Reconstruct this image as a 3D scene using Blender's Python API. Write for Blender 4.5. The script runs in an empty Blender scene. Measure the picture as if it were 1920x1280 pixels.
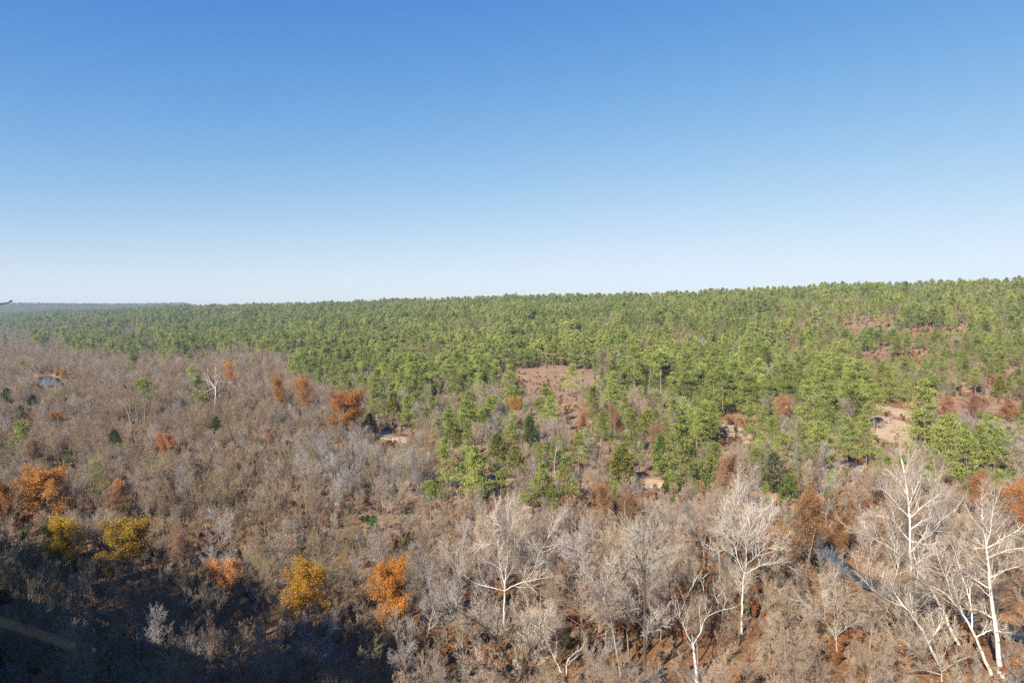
import bpy, math
import numpy as np
from mathutils import Vector

rad = math.radians
sc = bpy.context.scene
# ------------------------------------------------------------------ camera
CAMZ = 52.0
FOC = 1280.0            # focal length in photograph pixels (24 mm on a 36 mm wide frame)
PITCH = math.atan(50.0 / FOC)
cam_d = bpy.data.cameras.new('camera')
cam_d.lens = 24.0
cam_d.sensor_width = 36.0
cam_d.clip_start = 0.05
cam_d.clip_end = 30000.0
cam_d.dof.use_dof = True
cam_d.dof.focus_distance = 160.0
cam_d.dof.aperture_fstop = 2.8
cam = bpy.data.objects.new('camera', cam_d)
sc.collection.objects.link(cam)
cam.location = (0, 0, CAMZ)
cam.rotation_euler = (math.pi / 2 - PITCH, 0, 0)
sc.camera = cam
# ------------------------------------------------------------------ sky and sun
SUN_EL = rad(32.0)
LDIR = np.array([0.54, 0.84])            # the way the light travels over the ground
LDIR = LDIR / np.linalg.norm(LDIR)
world = bpy.data.worlds.new('World')
sc.world = world
world.use_nodes = True
wn = world.node_tree.nodes
wl = world.node_tree.links
wn.clear()
wo = wn.new('ShaderNodeOutputWorld')
bg = wn.new('ShaderNodeBackground')
sky = wn.new('ShaderNodeTexSky')
sky.sky_type = 'NISHITA'
sky.sun_disc = False
sky.sun_elevation = SUN_EL
sky.sun_rotation = math.atan2(-LDIR[0], -LDIR[1])
sky.altitude = 2500
sky.air_density = 1.0
sky.dust_density = 0.0
sky.ozone_density = 3.0
bg.inputs['Strength'].default_value = 0.1
# the same even response for every direction: the camera's soft shoulder on the sky's blue
sr = wn.new('ShaderNodeSeparateColor'); cr = wn.new('ShaderNodeCombineColor')
wl.new(sky.outputs[0], sr.inputs[0])
def wmath(op, a, b):
    q = wn.new('ShaderNodeMath'); q.operation = op
    for k_, v_ in enumerate((a, b)):
        if isinstance(v_, (int, float)): q.inputs[k_].default_value = v_
        else: wl.new(v_, q.inputs[k_])
    return q.outputs[0]
for ch, (pw, ka, kb) in enumerate(((2.0, .545, .122), (1.4, .80, .142), (.333, 2.10, 0.0))):
    xp = wmath('POWER', sr.outputs[ch], pw)
    wl.new(wmath('DIVIDE', wmath('MULTIPLY', xp, ka), wmath('ADD', wmath('MULTIPLY', xp, kb), 1.0)), cr.inputs[ch])
wl.new(cr.outputs[0], bg.inputs['Color'])
wl.new(bg.outputs[0], wo.inputs['Surface'])
sun_d = bpy.data.lights.new('sun', 'SUN')
sun_d.energy = 5.0
sun_d.angle = rad(0.55)
sun_d.color = (1.0, 0.93, 0.83)
sun = bpy.data.objects.new('sun', sun_d)
sc.collection.objects.link(sun)
sun.rotation_euler = Vector((-LDIR[0] * math.cos(SUN_EL), -LDIR[1] * math.cos(SUN_EL),
                             math.sin(SUN_EL))).to_track_quat('Z', 'Y').to_euler()
sc.view_settings.view_transform = 'Standard'
sc.view_settings.look = 'None'
sc.view_settings.exposure = 1.13
sc.view_settings.gamma = 1.0
sc.view_settings.use_curve_mapping = False
cy = sc.cycles
cy.use_denoising = False
cy.max_bounces = 4
cy.diffuse_bounces = 2
cy.glossy_bounces = 2
cy.transmission_bounces = 2
cy.volume_bounces = 0
cy.sample_clamp_indirect = 4.0
HAZE = 0.00009

rng = np.random.default_rng(11)
COL = sc.collection
UP = np.array([0, 0, 1.0])

# ------------------------------------------------------------------ projection helpers (place things on the ground)
cp, sp = math.cos(PITCH), math.sin(PITCH)

def project(P):
    """world points -> photograph pixels and depth"""
    P = np.asarray(P, float)
    x, y, z = P[..., 0], P[..., 1], P[..., 2] - CAMZ
    d = y * cp - z * sp
    v = y * sp + z * cp
    d = np.maximum(d, 1e-3)
    return 960 + FOC * x / d, 640 - FOC * v / d, d

def ray(px, py):
    u, v = (px - 960) / FOC, -(py - 640) / FOC
    return np.array([u, cp + v * sp, -sp + v * cp])

def at_depth(px, py, Y):
    r = ray(px, py)
    return np.array([0, 0, CAMZ]) + r * (Y / r[1])

# ------------------------------------------------------------------ noise and terrain
class Noise:
    def __init__(s, seed):
        s.t = np.random.default_rng(seed).random((256, 256))
    def __call__(s, x, y):
        x = np.asarray(x, float); y = np.asarray(y, float)
        xi = np.floor(x).astype(int); yi = np.floor(y).astype(int)
        fx = x - xi; fy = y - yi
        fx = fx * fx * (3 - 2 * fx); fy = fy * fy * (3 - 2 * fy)
        a = s.t[xi & 255, yi & 255]; b = s.t[(xi + 1) & 255, yi & 255]
        c = s.t[xi & 255, (yi + 1) & 255]; d = s.t[(xi + 1) & 255, (yi + 1) & 255]
        return (a * (1 - fx) + b * fx) * (1 - fy) + (c * (1 - fx) + d * fx) * fy - 0.5
N1, N2, N3 = Noise(1), Noise(2), Noise(3)

def seg_dist(x, y, pts):
    """distance to a polyline and the side of it (+ on its left)"""
    best = np.full(np.shape(x), 1e18); side = np.zeros(np.shape(x))
    for (x0, y0), (x1, y1) in zip(pts[:-1], pts[1:]):
        dx, dy = x1 - x0, y1 - y0
        t = np.clip(((x - x0) * dx + (y - y0) * dy) / (dx * dx + dy * dy), 0, 1)
        ex, ey = x - x0 - t * dx, y - y0 - t * dy
        d = ex * ex + ey * ey
        m = d < best - 1e-9
        best = np.where(m, d, best)
        side = np.where(m, dx * ey - dy * ex, side)
    return np.sqrt(best), np.sign(side)

EDGE = [(900, -420), (200, -70), (60, -10), (6, 0.9), (0, 1.2), (-5, 1.6), (-20, 1), (-42, 12), (-62, 38),
        (-104, 62), (-164, 92), (-300, 150), (-700, 260), (-2500, 500)]
RIVER = [(170, 60), (115, 88), (86, 110), (69, 133), (70, 158), (76, 184), (66, 202), (45, 206), (5, 203), (-24, 221), (-46, 246),
         (-68, 262), (-112, 292), (-200, 390), (-290, 470), (-366, 532), (-470, 640), (-640, 800)]
KA = [-3.0, -1.2, -.75, -.62, -.516, -.35, -.25, 0, .25, .5, .75, 1.2, 3.0]
KF = [2600, 2200, 1500, 1150, 900, 740, 620, 470, 360, 255, 215, 190, 150]
KT = [4000, 3600, 2900, 2500, 2200, 1950, 1800, 1500, 1300, 1150, 1050, 1000, 800]
KZ = [36, 40, 42, 54, 61, 66, 69, 74, 79, 86, 87, 88, 88]

PONDXY = None
def pond_e(x, y):
    k = PONDXY[0] / PONDXY[1]
    return np.hypot((x - PONDXY[0] - k * (y - PONDXY[1])) / 9.0, (y - PONDXY[1]) / 40.0)

def terrain(x, y):
    x = np.asarray(x, float); y = np.asarray(y, float)
    yy = np.maximum(y, 60.0)
    a = np.clip(x / yy, -3, 3)
    f = np.interp(a, KA, KF); t = np.interp(a, KA, KT); zt = np.interp(a, KA, KZ)
    s = (yy - f) / (t - f)
    sc_ = np.clip(s, 0, 1)
    h = zt * (0.80 * sc_ + 0.20 * (3 * sc_ ** 2 - 2 * sc_ ** 3))
    h = h - np.clip(s - 1, 0, 3) * 28
    h = np.maximum(h, 0) + 5 * N3(x / 260 + 4, y / 400) * np.clip(s, 0, 1)
    h = h + (N1(x / 170, y / 170) * 14 + N2(x / 60, y / 60) * 4) * np.clip(s * 3, 0, 1) * np.clip(1.15 - s, 0.12, 1)
    # the farther ridge on the left
    yr = 4900 + 500 * N2(x / 900 + 7, 3.3)
    far = 122 * np.exp(-((y - yr) / 750) ** 2) * np.clip((-.36 - a) / .12, 0, 1) * (1 + .16 * N1(x / 700, 9.1))
    h = np.maximum(h, far)
    # gentle valley floor
    h = h + N1(x / 45 + 9, y / 45) * 1.6 + N2(x / 12, y / 12) * 0.35
    # river channel
    d, _ = seg_dist(x, y, RIVER)
    h = h - 2.6 * np.clip(1 - (d - 2.6) / 3.6, 0, 1)
    if PONDXY is not None:
        e = pond_e(x, y)
        h = np.where(e < 1.6, h + (-2.2 - h) * np.clip(1.6 - e, 0, .6) / .6, h)
    # the bluff
    d, sd = seg_dist(x, y, EDGE)
    d = d * -sd + N2(x / 9, y / 9) * 2.0 * np.clip((np.hypot(x, y) - 6) / 20, 0, 1)
    b = np.interp(d, [-60, -3, 0, 2.5, 7, 16, 48], [53.5, 50.3, 50.15, 27, 16, 9, -3])
    b = b * (np.interp(x, [-46, -24], [40.0 / 50.2, 1.0]) + .14 * N1(x / 11, y / 11) * np.clip((-x - 24) / 12, 0, 1))      # lower terrace on the unseen left, shaped for the shade it casts
    h = np.maximum(h, b)
    return h

def ground_at(px, py):
    r = ray(px, py)
    ys = np.geomspace(58, 6000, 3000)
    P = np.array([0, 0, CAMZ])[None] + r[None] * (ys / r[1])[:, None]
    z = terrain(P[:, 0], P[:, 1])
    i = np.argmax(P[:, 2] < z)
    if not (P[:, 2] < z).any():
        i = len(ys) - 1
    x, y = P[i, 0], P[i, 1]
    return np.array([x, y, z[i]])

# ------------------------------------------------------------------ materials
def new_mat(name):
    m = bpy.data.materials.new(name)
    m.use_nodes = True
    n = m.node_tree.nodes
    n.clear()
    return m, n, m.node_tree.links

def node(n, typ, **kw):
    o = n.new(typ)
    for k, v in kw.items():
        setattr(o, k, v)
    return o

def ramp(n, cols):
    r = n.new('ShaderNodeValToRGB')
    while len(r.color_ramp.elements) < len(cols):
        r.color_ramp.elements.new(0.5)
    for e, (p, c) in zip(r.color_ramp.elements, cols):
        e.position = p
        e.color = (*c, 1)
    return r

def tint_material(name, noise_scale=0.4, var=0.35, hue=0.02, trans=0.0, island=False, inst=False, dark=None):
    """colour = the object's own colour, varied per individual and by a fine noise"""
    m, n, l = new_mat(name)
    out = n.new('ShaderNodeOutputMaterial')
    oi = n.new('ShaderNodeObjectInfo')
    tc = n.new('ShaderNodeTexCoord')
    own = oi.outputs['Color']
    if inst:                                   # scattered copies carry their colour as an attribute
        own = node(n, 'ShaderNodeAttribute', attribute_type='INSTANCER', attribute_name='tint').outputs['Color']
    nz = node(n, 'ShaderNodeTexNoise')
    nz.inputs['Scale'].default_value = noise_scale
    nz.inputs['Detail'].default_value = 2.0
    l.new(tc.outputs['Object'], nz.inputs['Vector'])
    hsv = n.new('ShaderNodeHueSaturation')
    col = own
    if dark is not None:                       # patchy bark: a second colour in blotches
        mx = node(n, 'ShaderNodeMix', data_type='RGBA')
        n2 = n.new('ShaderNodeTexNoise')
        n2.inputs['Scale'].default_value = dark[1]
        n2.inputs['Detail'].default_value = 4
        l.new(tc.outputs['Object'], n2.inputs['Vector'])
        rp = ramp(n, [(dark[2], (0, 0, 0)), (dark[2] + .12, (1, 1, 1))])
        l.new(n2.outputs['Fac'], rp.inputs[0])
        l.new(rp.outputs[0], mx.inputs[0])
        l.new(own, mx.inputs[6])
        mx.inputs[7].default_value = (*dark[0], 1)
        col = mx.outputs[2]
    l.new(col, hsv.inputs['Color'])
    # value: per individual random + noise (+ per leaf)
    mr = node(n, 'ShaderNodeMapRange')
    mr.inputs['To Min'].default_value = 1 - var
    mr.inputs['To Max'].default_value = 1 + var
    l.new(oi.outputs['Random'], mr.inputs['Value'])
    mr2 = node(n, 'ShaderNodeMapRange')
    mr2.inputs['From Min'].default_value = .3
    mr2.inputs['From Max'].default_value = .7
    mr2.inputs['To Min'].default_value = 1 - var * .7
    mr2.inputs['To Max'].default_value = 1 + var * .7
    l.new(nz.outputs['Fac'], mr2.inputs['Value'])
    mul = node(n, 'ShaderNodeMath', operation='MULTIPLY')
    l.new(mr.outputs[0], mul.inputs[0])
    l.new(mr2.outputs[0], mul.inputs[1])
    val = mul.outputs[0]
    mh = node(n, 'ShaderNodeMapRange')
    mh.inputs['To Min'].default_value = .5 - hue
    mh.inputs['To Max'].default_value = .5 + hue
    fr = node(n, 'ShaderNodeMath', operation='FRACT')
    m7 = node(n, 'ShaderNodeMath', operation='MULTIPLY')
    m7.inputs[1].default_value = 7.31
    l.new(oi.outputs['Random'], m7.inputs[0])
    if island:
        ge = n.new('ShaderNodeNewGeometry')
        ad = node(n, 'ShaderNodeMath', operation='ADD')
        l.new(m7.outputs[0], ad.inputs[0])
        l.new(ge.outputs['Random Per Island'], ad.inputs[1])
        l.new(ad.outputs[0], fr.inputs[0])
        mi = node(n, 'ShaderNodeMapRange')
        mi.inputs['To Min'].default_value = .6
        mi.inputs['To Max'].default_value = 1.4
        l.new(ge.outputs['Random Per Island'], mi.inputs['Value'])
        mu2 = node(n, 'ShaderNodeMath', operation='MULTIPLY')
        l.new(val, mu2.inputs[0]); l.new(mi.outputs[0], mu2.inputs[1])
        val = mu2.outputs[0]
    else:
        l.new(m7.outputs[0], fr.inputs[0])
    l.new(fr.outputs[0], mh.inputs['Value'])
    l.new(mh.outputs[0], hsv.inputs['Hue'])
    l.new(val, hsv.inputs['Value'])
    df = n.new('ShaderNodeBsdfDiffuse')
    l.new(hsv.outputs[0], df.inputs['Color'])
    sh = df.outputs[0]
    if trans > 0:
        tr = n.new('ShaderNodeBsdfTranslucent')
        l.new(hsv.outputs[0], tr.inputs['Color'])
        ms = n.new('ShaderNodeMixShader')
        ms.inputs[0].default_value = trans
        l.new(df.outputs[0], ms.inputs[1]); l.new(tr.outputs[0], ms.inputs[2])
        sh = ms.outputs[0]
    l.new(sh, out.inputs['Surface'])
    return m

M_TWIG = tint_material('twigs', .25, .22, .012)
M_BARK = tint_material('bark', 1.2, .22, .01)
M_WHITE = tint_material('white_bark', 1.0, .12, .004, dark=((.24, .20, .16), 2.2, .555))
M_NEEDLE = tint_material('needles', .55, .26, .022, trans=.16, island=True)
I_TWIG = tint_material('scattered_twigs', .25, .22, .012, inst=True)
I_NEEDLE = tint_material('scattered_needles', .45, .26, .022, trans=.16, island=True, inst=True)
I_LEAF = tint_material('scattered_leaves', .35, .22, .016, trans=.35, island=True, inst=True)
M_LEAF = tint_material('autumn_leaves', .35, .22, .016, trans=.35, island=True)

def ground_material():
    m, n, l = new_mat('valley_floor')
    out = n.new('ShaderNodeOutputMaterial')
    geo = n.new('ShaderNodeNewGeometry')
    at = node(n, 'ShaderNodeAttribute', attribute_name='cover')
    sep = n.new('ShaderNodeSeparateColor')
    l.new(at.outputs['Color'], sep.inputs[0])
    def noise(s, d=5, r=.6):
        k = n.new('ShaderNodeTexNoise')
        k.inputs['Scale'].default_value = s
        k.inputs['Detail'].default_value = d
        k.inputs['Roughness'].default_value = r
        l.new(geo.outputs['Position'], k.inputs['Vector'])
        return k
    def mix(f, a, b):
        k = node(n, 'ShaderNodeMix', data_type='RGBA')
        l.new(f, k.inputs[0]); l.new(a, k.inputs[6]); l.new(b, k.inputs[7])
        return k.outputs[2]
    nf = noise(1.6, 6, .75)
    nm = noise(.12, 4)
    litter = ramp(n, [(.25, (.07, .042, .024)), (.45, (.19, .10, .048)), (.6, (.28, .155, .075)), (.8, (.36, .24, .14))])
    l.new(nf.outputs['Fac'], litter.inputs[0])
    grass = ramp(n, [(.25, (.13, .09, .058)), (.5, (.27, .19, .12)), (.75, (.38, .28, .18))])
    l.new(nf.outputs['Fac'], grass.inputs[0])
    sand = ramp(n, [(.28, (.20, .125, .075)), (.42, (.36, .26, .165)), (.6, (.46, .345, .225)), (.8, (.55, .43, .30))])
    ns = noise(.5, 7, .65)
    l.new(ns.outputs['Fac'], sand.inputs[0])
    forest = ramp(n, [(.35, (.035, .05, .016)), (.5, (.07, .075, .035)), (.65, (.11, .085, .05))])
    l.new(noise(.05, 6, .7).outputs['Fac'], forest.inputs[0])
    # irregular edges between the covers
    def edge(ch):
        ad = node(n, 'ShaderNodeMath', operation='ADD')
        l.new(sep.outputs[ch], ad.inputs[0])
        nn = node(n, 'ShaderNodeMath', operation='MULTIPLY_ADD')
        l.new(noise(.35, 5, .7).outputs['Fac'], nn.inputs[0])
        nn.inputs[1].default_value = 1.5
        nn.inputs[2].default_value = -.75
        l.new(nn.outputs[0], ad.inputs[1])
        r = ramp(n, [(.38, (0, 0, 0)), (.62, (1, 1, 1))])
        l.new(ad.outputs[0], r.inputs[0])
        return r.outputs[0]
    russet = ramp(n, [(.3, (.16, .085, .055)), (.5, (.27, .155, .10)), (.75, (.40, .28, .19))])
    l.new(nf.outputs['Fac'], russet.inputs[0])
    nr = ramp(n, [(.42, (0, 0, 0)), (.6, (1, 1, 1))])
    l.new(nm.outputs['Fac'], nr.inputs[0])
    gr = mix(nr.outputs[0], grass.outputs[0], russet.outputs[0])
    c = mix(edge(1), litter.outputs[0], gr)
    c = mix(edge(2), c, forest.outputs[0])
    c = mix(edge(0), c, sand.outputs[0])
    bs = n.new('ShaderNodeBsdfDiffuse')
    l.new(c, bs.inputs['Color'])
    bp = n.new('ShaderNodeBump')
    bp.inputs['Strength'].default_value = .8
    bp.inputs['Distance'].default_value = .35
    l.new(nf.outputs['Fac'], bp.inputs['Height'])
    l.new(bp.outputs[0], bs.inputs['Normal'])
    l.new(bs.outputs[0], out.inputs['Surface'])
    return m

def water_material():
    m, n, l = new_mat('river_water')
    out = n.new('ShaderNodeOutputMaterial')
    b = n.new('ShaderNodeBsdfPrincipled')
    b.inputs['Base Color'].default_value = (.025, .035, .04, 1)
    b.inputs['Roughness'].default_value = .06
    b.inputs['IOR'].default_value = 1.33
    geo = n.new('ShaderNodeNewGeometry')
    k = n.new('ShaderNodeTexNoise')
    k.inputs['Scale'].default_value = 1.3
    k.inputs['Detail'].default_value = 3
    l.new(geo.outputs['Position'], k.inputs['Vector'])
    bp = n.new('ShaderNodeBump')
    bp.inputs['Strength'].default_value = .12
    bp.inputs['Distance'].default_value = .1
    l.new(k.outputs['Fac'], bp.inputs['Height'])
    l.new(bp.outputs[0], b.inputs['Normal'])
    l.new(b.outputs[0], out.inputs['Surface'])
    return m

# ------------------------------------------------------------------ mesh building
class Geo:
    """collects quads and triangles with a material index"""
    def __init__(s):
        s.v = []; s.f = []; s.n = 0
    def add(s, verts, faces, mi=0):
        verts = np.asarray(verts, np.float32).reshape(-1, 3)
        faces = np.asarray(faces, np.int32)
        s.v.append(verts); s.f.append((faces + s.n, mi)); s.n += len(verts)
        return s
    def join(s, o, mi=None):
        base = s.n
        for v in o.v:
            s.v.append(v)
        for f, m in o.f:
            s.f.append((f + base, m if mi is None else mi))
        s.n += o.n
        return s
    def mesh(s, name, mats):
        me = bpy.data.meshes.new(name)
        V = np.concatenate(s.v)
        loops = np.concatenate([f.ravel() for f, _ in s.f])
        tot = np.concatenate([np.full(len(f), f.shape[1], np.int32) for f, _ in s.f])
        mi = np.concatenate([np.full(len(f), m, np.int32) for f, m in s.f])
        start = np.concatenate([[0], np.cumsum(tot)[:-1]]).astype(np.int32)
        me.vertices.add(len(V)); me.vertices.foreach_set('co', V.ravel())
        me.loops.add(len(loops)); me.loops.foreach_set('vertex_index', loops.astype(np.int32))
        me.polygons.add(len(tot))
        me.polygons.foreach_set('loop_start', start)
        me.polygons.foreach_set('loop_total', tot)
        for m in mats:
            me.materials.append(m)
        if len(mats) > 1:
            me.polygons.foreach_set('material_index', mi)
        me.update(calc_edges=True)
        return me

def norm(a):
    return a / np.maximum(np.linalg.norm(a, axis=-1, keepdims=True), 1e-9)

def tubes(P, R, sides):
    """P (N,k,3) centre lines, R (N,k) radii -> vertices and quads"""
    N, k, _ = P.shape
    T = np.empty_like(P)
    T[:, 1:-1] = P[:, 2:] - P[:, :-2]
    T[:, 0] = P[:, 1] - P[:, 0]
    T[:, -1] = P[:, -1] - P[:, -2]
    T = norm(T)
    ax = norm(P[:, -1] - P[:, 0])
    ref = np.where(np.abs(ax[:, 2:3]) < .8, np.array([[0, 0, 1.]]), np.array([[1., 0, 0]]))
    U = norm(np.cross(T, ref[:, None, :] + 0 * T))
    W = np.cross(T, U)
    th = np.arange(sides) * 2 * math.pi / sides
    V = P[:, :, None] + R[:, :, None, None] * (U[:, :, None] * np.cos(th)[None, None, :, None] + W[:, :, None] * np.sin(th)[None, None, :, None])
    i = np.arange(N)[:, None, None] * k * sides
    j = np.arange(k - 1)[None, :, None] * sides
    s = np.arange(sides)[None, None, :]
    s2 = (s + 1) % sides
    Q = np.stack([i + j + s, i + j + s2, i + j + sides + s2, i + j + sides + s], -1).reshape(-1, 4)
    return V.reshape(-1, 3), Q

def grow(r, start, d, L, r0, r1, k, wander, up):
    P = [start]; d = norm(d); p = start
    for _ in range(k):
        d = norm(d + r.normal(0, wander, d.shape) + up * UP)
        p = p + d * (L / k)[:, None]
        P.append(p)
    P = np.stack(P, 1)
    t = np.linspace(0, 1, k + 1)[None]
    return P, r0[:, None] * (1 - t) + r1[:, None] * t

def spawn(r, P, R, m, t0, t1, ang, lenf, rf=.62, up=.1, tip=False):
    """m children along each branch: start, direction, length, radius"""
    N, k, _ = P.shape
    t = t0 + (t1 - t0) * (np.arange(m)[None] + r.random((N, m))) / m
    if tip:
        t[:, -1] = 1.0
    f = t * (k - 1)
    i = np.minimum(f.astype(int), k - 2); w = (f - i)[..., None]
    I = np.arange(N)[:, None]
    pos = P[I, i] * (1 - w) + P[I, i + 1] * w
    tan = norm(P[I, i + 1] - P[I, i])
    rr = R[I, i] * (1 - w[..., 0]) + R[I, i + 1] * w[..., 0]
    q = norm(np.cross(tan, norm(r.normal(size=tan.shape))))
    A = np.radians(r.normal(ang[0], ang[1], t.shape))[..., None]
    if tip:
        A[:, -1] *= .3
    d = norm(tan * np.cos(A) + q * np.sin(A) + up * UP)
    Lp = np.linalg.norm(np.diff(P, axis=1), axis=2).sum(1)[:, None]
    L = Lp * lenf * (1.15 - .55 * t) * r.uniform(.65, 1.3, t.shape)
    return pos.reshape(-1, 3), d.reshape(-1, 3), L.ravel(), (rr * rf).ravel()

def leaves(r, pts, per, size, spread, up=.0):
    """small folded leaf faces scattered round points"""
    n = len(pts) * per
    c = np.repeat(pts, per, 0) + r.normal(0, spread, (n, 3))
    a = norm(r.normal(size=(n, 3)) + up * UP)
    b = norm(np.cross(a, r.normal(size=(n, 3))))
    s = size * r.uniform(.6, 1.35, (n, 1))
    V = np.stack([c - a * s, c + b * s * .62, c + a * s, c - b * s * .62], 1)
    return V.reshape(-1, 3), np.arange(n * 4).reshape(-1, 4)

def bare_tree(seed, H=12.0, lean=.05, crown_base=.3, limbs=11, spread=48, fine=1.0, up=.13, twig_r=.0085, multi=1, lv3=7, lv4=7, gnarl=.10):
    """trunk+limbs geometry, twig geometry and twig end points"""
    r = np.random.default_rng(seed)
    st = np.zeros((multi, 3)); 
    az = r.uniform(0, 6.28, multi)
    ln = lean if multi == 1 else .28
    d = np.stack([np.cos(az) * ln, np.sin(az) * ln, np.ones(multi)], 1)
    P0, R0 = grow(r, st, d, np.full(multi, H * .86), np.full(multi, H * .0125 / multi ** .4), np.full(multi, H * .0022), 9, gnarl * .55, .04)
    R0[:, 0] *= 1.35
    s, d, L, rr = spawn(r, P0, R0, max(4, limbs // multi), crown_base, .97, (spread, 9), .42, .6, up)
    P1, R1 = grow(r, s, d, L, rr, rr * .28, 5, gnarl, up)
    A = Geo()
    A.add(*tubes(P0, R0, 6)); A.add(*tubes(P1, R1, 4))
    B = Geo()
    s, d, L, rr = spawn(r, P1, R1, 7, .18, 1, (42, 12), .46, .6, up * .7, True)
    P2, R2 = grow(r, s, d, L, np.maximum(rr, twig_r * 1.7), np.full(len(L), twig_r * 1.1), 4, gnarl, up * .6)
    B.add(*tubes(P2, R2, 3))
    s, d, L, rr = spawn(r, P2, R2, int(lv3 * fine), .15, 1, (38, 12), .52, .7, .06, True)
    P3, R3 = grow(r, s, d, L, np.full(len(L), twig_r * 1.1), np.full(len(L), twig_r * .7), 2, gnarl, .05)
    B.add(*tubes(P3, R3, 3))
    tips = P3.reshape(-1, 3)
    if lv4:
        s, d, L, rr = spawn(r, P3, R3, int(lv4 * fine), .2, 1, (34, 12), .6, .7, .05)
        P4, R4 = grow(r, s, d, L, np.full(len(L), twig_r * .75), np.full(len(L), twig_r * .4), 1, gnarl, .04)
        B.add(*tubes(P4, R4, 3))
        tips = np.concatenate([tips, P4[:, -1][::3]])
    return A, B, tips

def tufts(r, c, d, nt, L, w, spread=.9):
    """star-shaped sprays of needles: nt narrow triangles from each centre"""
    n = len(c) * nt
    C = np.repeat(c, nt, 0); D = np.repeat(d, nt, 0)
    a = norm(D + r.normal(0, spread, (n, 3)))
    b = norm(np.cross(a, r.normal(size=(n, 3))))
    l = L * r.uniform(.7, 1.3, (n, 1))
    V = np.stack([C - b * w * .3, C + a * l * .7 - b * w, C + a * l, C + a * l * .65 + b * w], 1)
    return V.reshape(-1, 3), np.arange(n * 4).reshape(-1, 4)

def pine_tree(seed, H=14.0, cb=.36, W=2.7, nb=46, nt=30, blades=5, L=.36, w=.05, flat=.75, lean=.02, sides=6):
    r = np.random.default_rng(seed)
    P0, R0 = grow(r, np.zeros((1, 3)), np.array([[lean, lean * .5, 1.]]), np.array([H * .97]), np.array([H * .0125]), np.array([.02]), 8, .018, .03)
    A = Geo().add(*tubes(P0, R0, sides))
    s = np.sort(r.random(nb)) ** .92
    z = cb + (1 - cb) * s
    f = z * 8; i = np.minimum(f.astype(int), 7); q = (f - i)[:, None]
    st = P0[0, i] * (1 - q) + P0[0, np.minimum(i + 1, 8)] * q
    az = np.arange(nb) * 2.4 + r.normal(0, .5, nb)
    prof = (1 - s) ** .68 * (.66 + .34 * np.minimum(1, s * 4)) + .10
    Lb = W * prof * r.uniform(.55, 1.2, nb)
    el = np.radians(-6 + 55 * s + r.normal(0, 9, nb))
    d = np.stack([np.cos(az) * np.cos(el), np.sin(az) * np.cos(el), np.sin(el)], 1)
    P1, R1 = grow(r, st, d, Lb, np.full(nb, .035) * (1.2 - s), np.full(nb, .008), 3, .07, .05)
    B = Geo().add(*tubes(P1, R1, 3), 1)
    keep = r.random(nb) > .10
    P1 = P1[keep]; Lb = Lb[keep]
    t = .30 + .72 * r.random((len(P1), nt)) ** .75
    f = np.clip(t, 0, .999) * 3; i = f.astype(int); q = (f - i)[..., None]
    I = np.arange(len(P1))[:, None]
    c = P1[I, i] * (1 - q) + P1[I, i + 1] * q
    lat = r.normal(0, 1, c.shape) * np.array([1, 1, .45]) * (.17 * Lb[:, None, None] + .10) * flat * 1.6
    c = c + lat + UP * .12
    dd = norm(norm(P1[:, -1] - P1[:, 0])[:, None] * .6 + UP * .75 + 0 * c)
    B.add(*tufts(r, c.reshape(-1, 3), dd.reshape(-1, 3), blades, L, w))
    return A, B

def cedar_tree(seed, H=6.0, W=1.7, n=900, blades=5, L=.38, w=.06):
    r = np.random.default_rng(seed)
    P0, R0 = grow(r, np.zeros((1, 3)), np.array([[0, 0, 1.]]), np.array([H * .9]), np.array([H * .016]), np.array([.02]), 5, .02, .02)
    A = Geo().add(*tubes(P0, R0, 5))
    s = r.random(n) ** 1.25
    az = r.uniform(0, 6.28, n)
    lump = 1 + .28 * np.sin(az * 3 + s * 7 + seed) + .2 * np.sin(az * 5 - s * 13 + 2 * seed)
    rad_ = W * ((1 - s) ** .52 * (.75 + .25 * np.minimum(1, s * 5))) * lump * r.uniform(.45, 1.05, n) ** .6
    c = np.stack([np.cos(az) * rad_, np.sin(az) * rad_, H * (.06 + .92 * s)], 1) + r.normal(0, .08, (n, 3))
    d = norm(np.stack([np.cos(az), np.sin(az), np.full(n, 1.1)], 1))
    B = Geo().add(*tufts(r, c, d, blades, L, w, .6))
    return A, B

# ------------------------------------------------------------------ objects
def new_obj(name, me=None, parent=None, loc=None, color=None, link=True):
    o = bpy.data.objects.new(name, me)
    if link:
        COL.objects.link(o)
    if parent is not None:
        o.parent = parent
    if loc is not None:
        o.location = [float(v) for v in loc]
    if color is not None:
        o.color = (*color, 1)
    return o

THINGS = []      # (object, landmark phrase or None, px, py)

def tag(o, label=None, cat=None, group=None, kind=None):
    if label: o['label'] = label
    if cat: o['category'] = cat
    if group: o['group'] = group
    if kind: o['kind'] = kind
    return o

# ------------------------------------------------------------------ THE SETTING
SAND = [((1670, 815), 7, 20), ((1675, 795), 7, 18), ((1680, 772), 6, 18), ((1385, 818), 9, 10), ((1372, 803), 6, 8), ((1234, 918), 4, 8), ((738, 826), 7, 9), ((716, 812), 5, 7), ((1480, 862), 5, 5),
        ((1590, 872), 8, 5), ((1612, 880), 6, 4), ((1000, 703), 16, 3), ((780, 852), 8, 6), ((1690, 862), 6, 5), ((1800, 895), 5, 4), ((1350, 792), 4, 5)]
POND = ground_at(90, 714)
PONDXY = (POND[0], POND[1])

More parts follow.
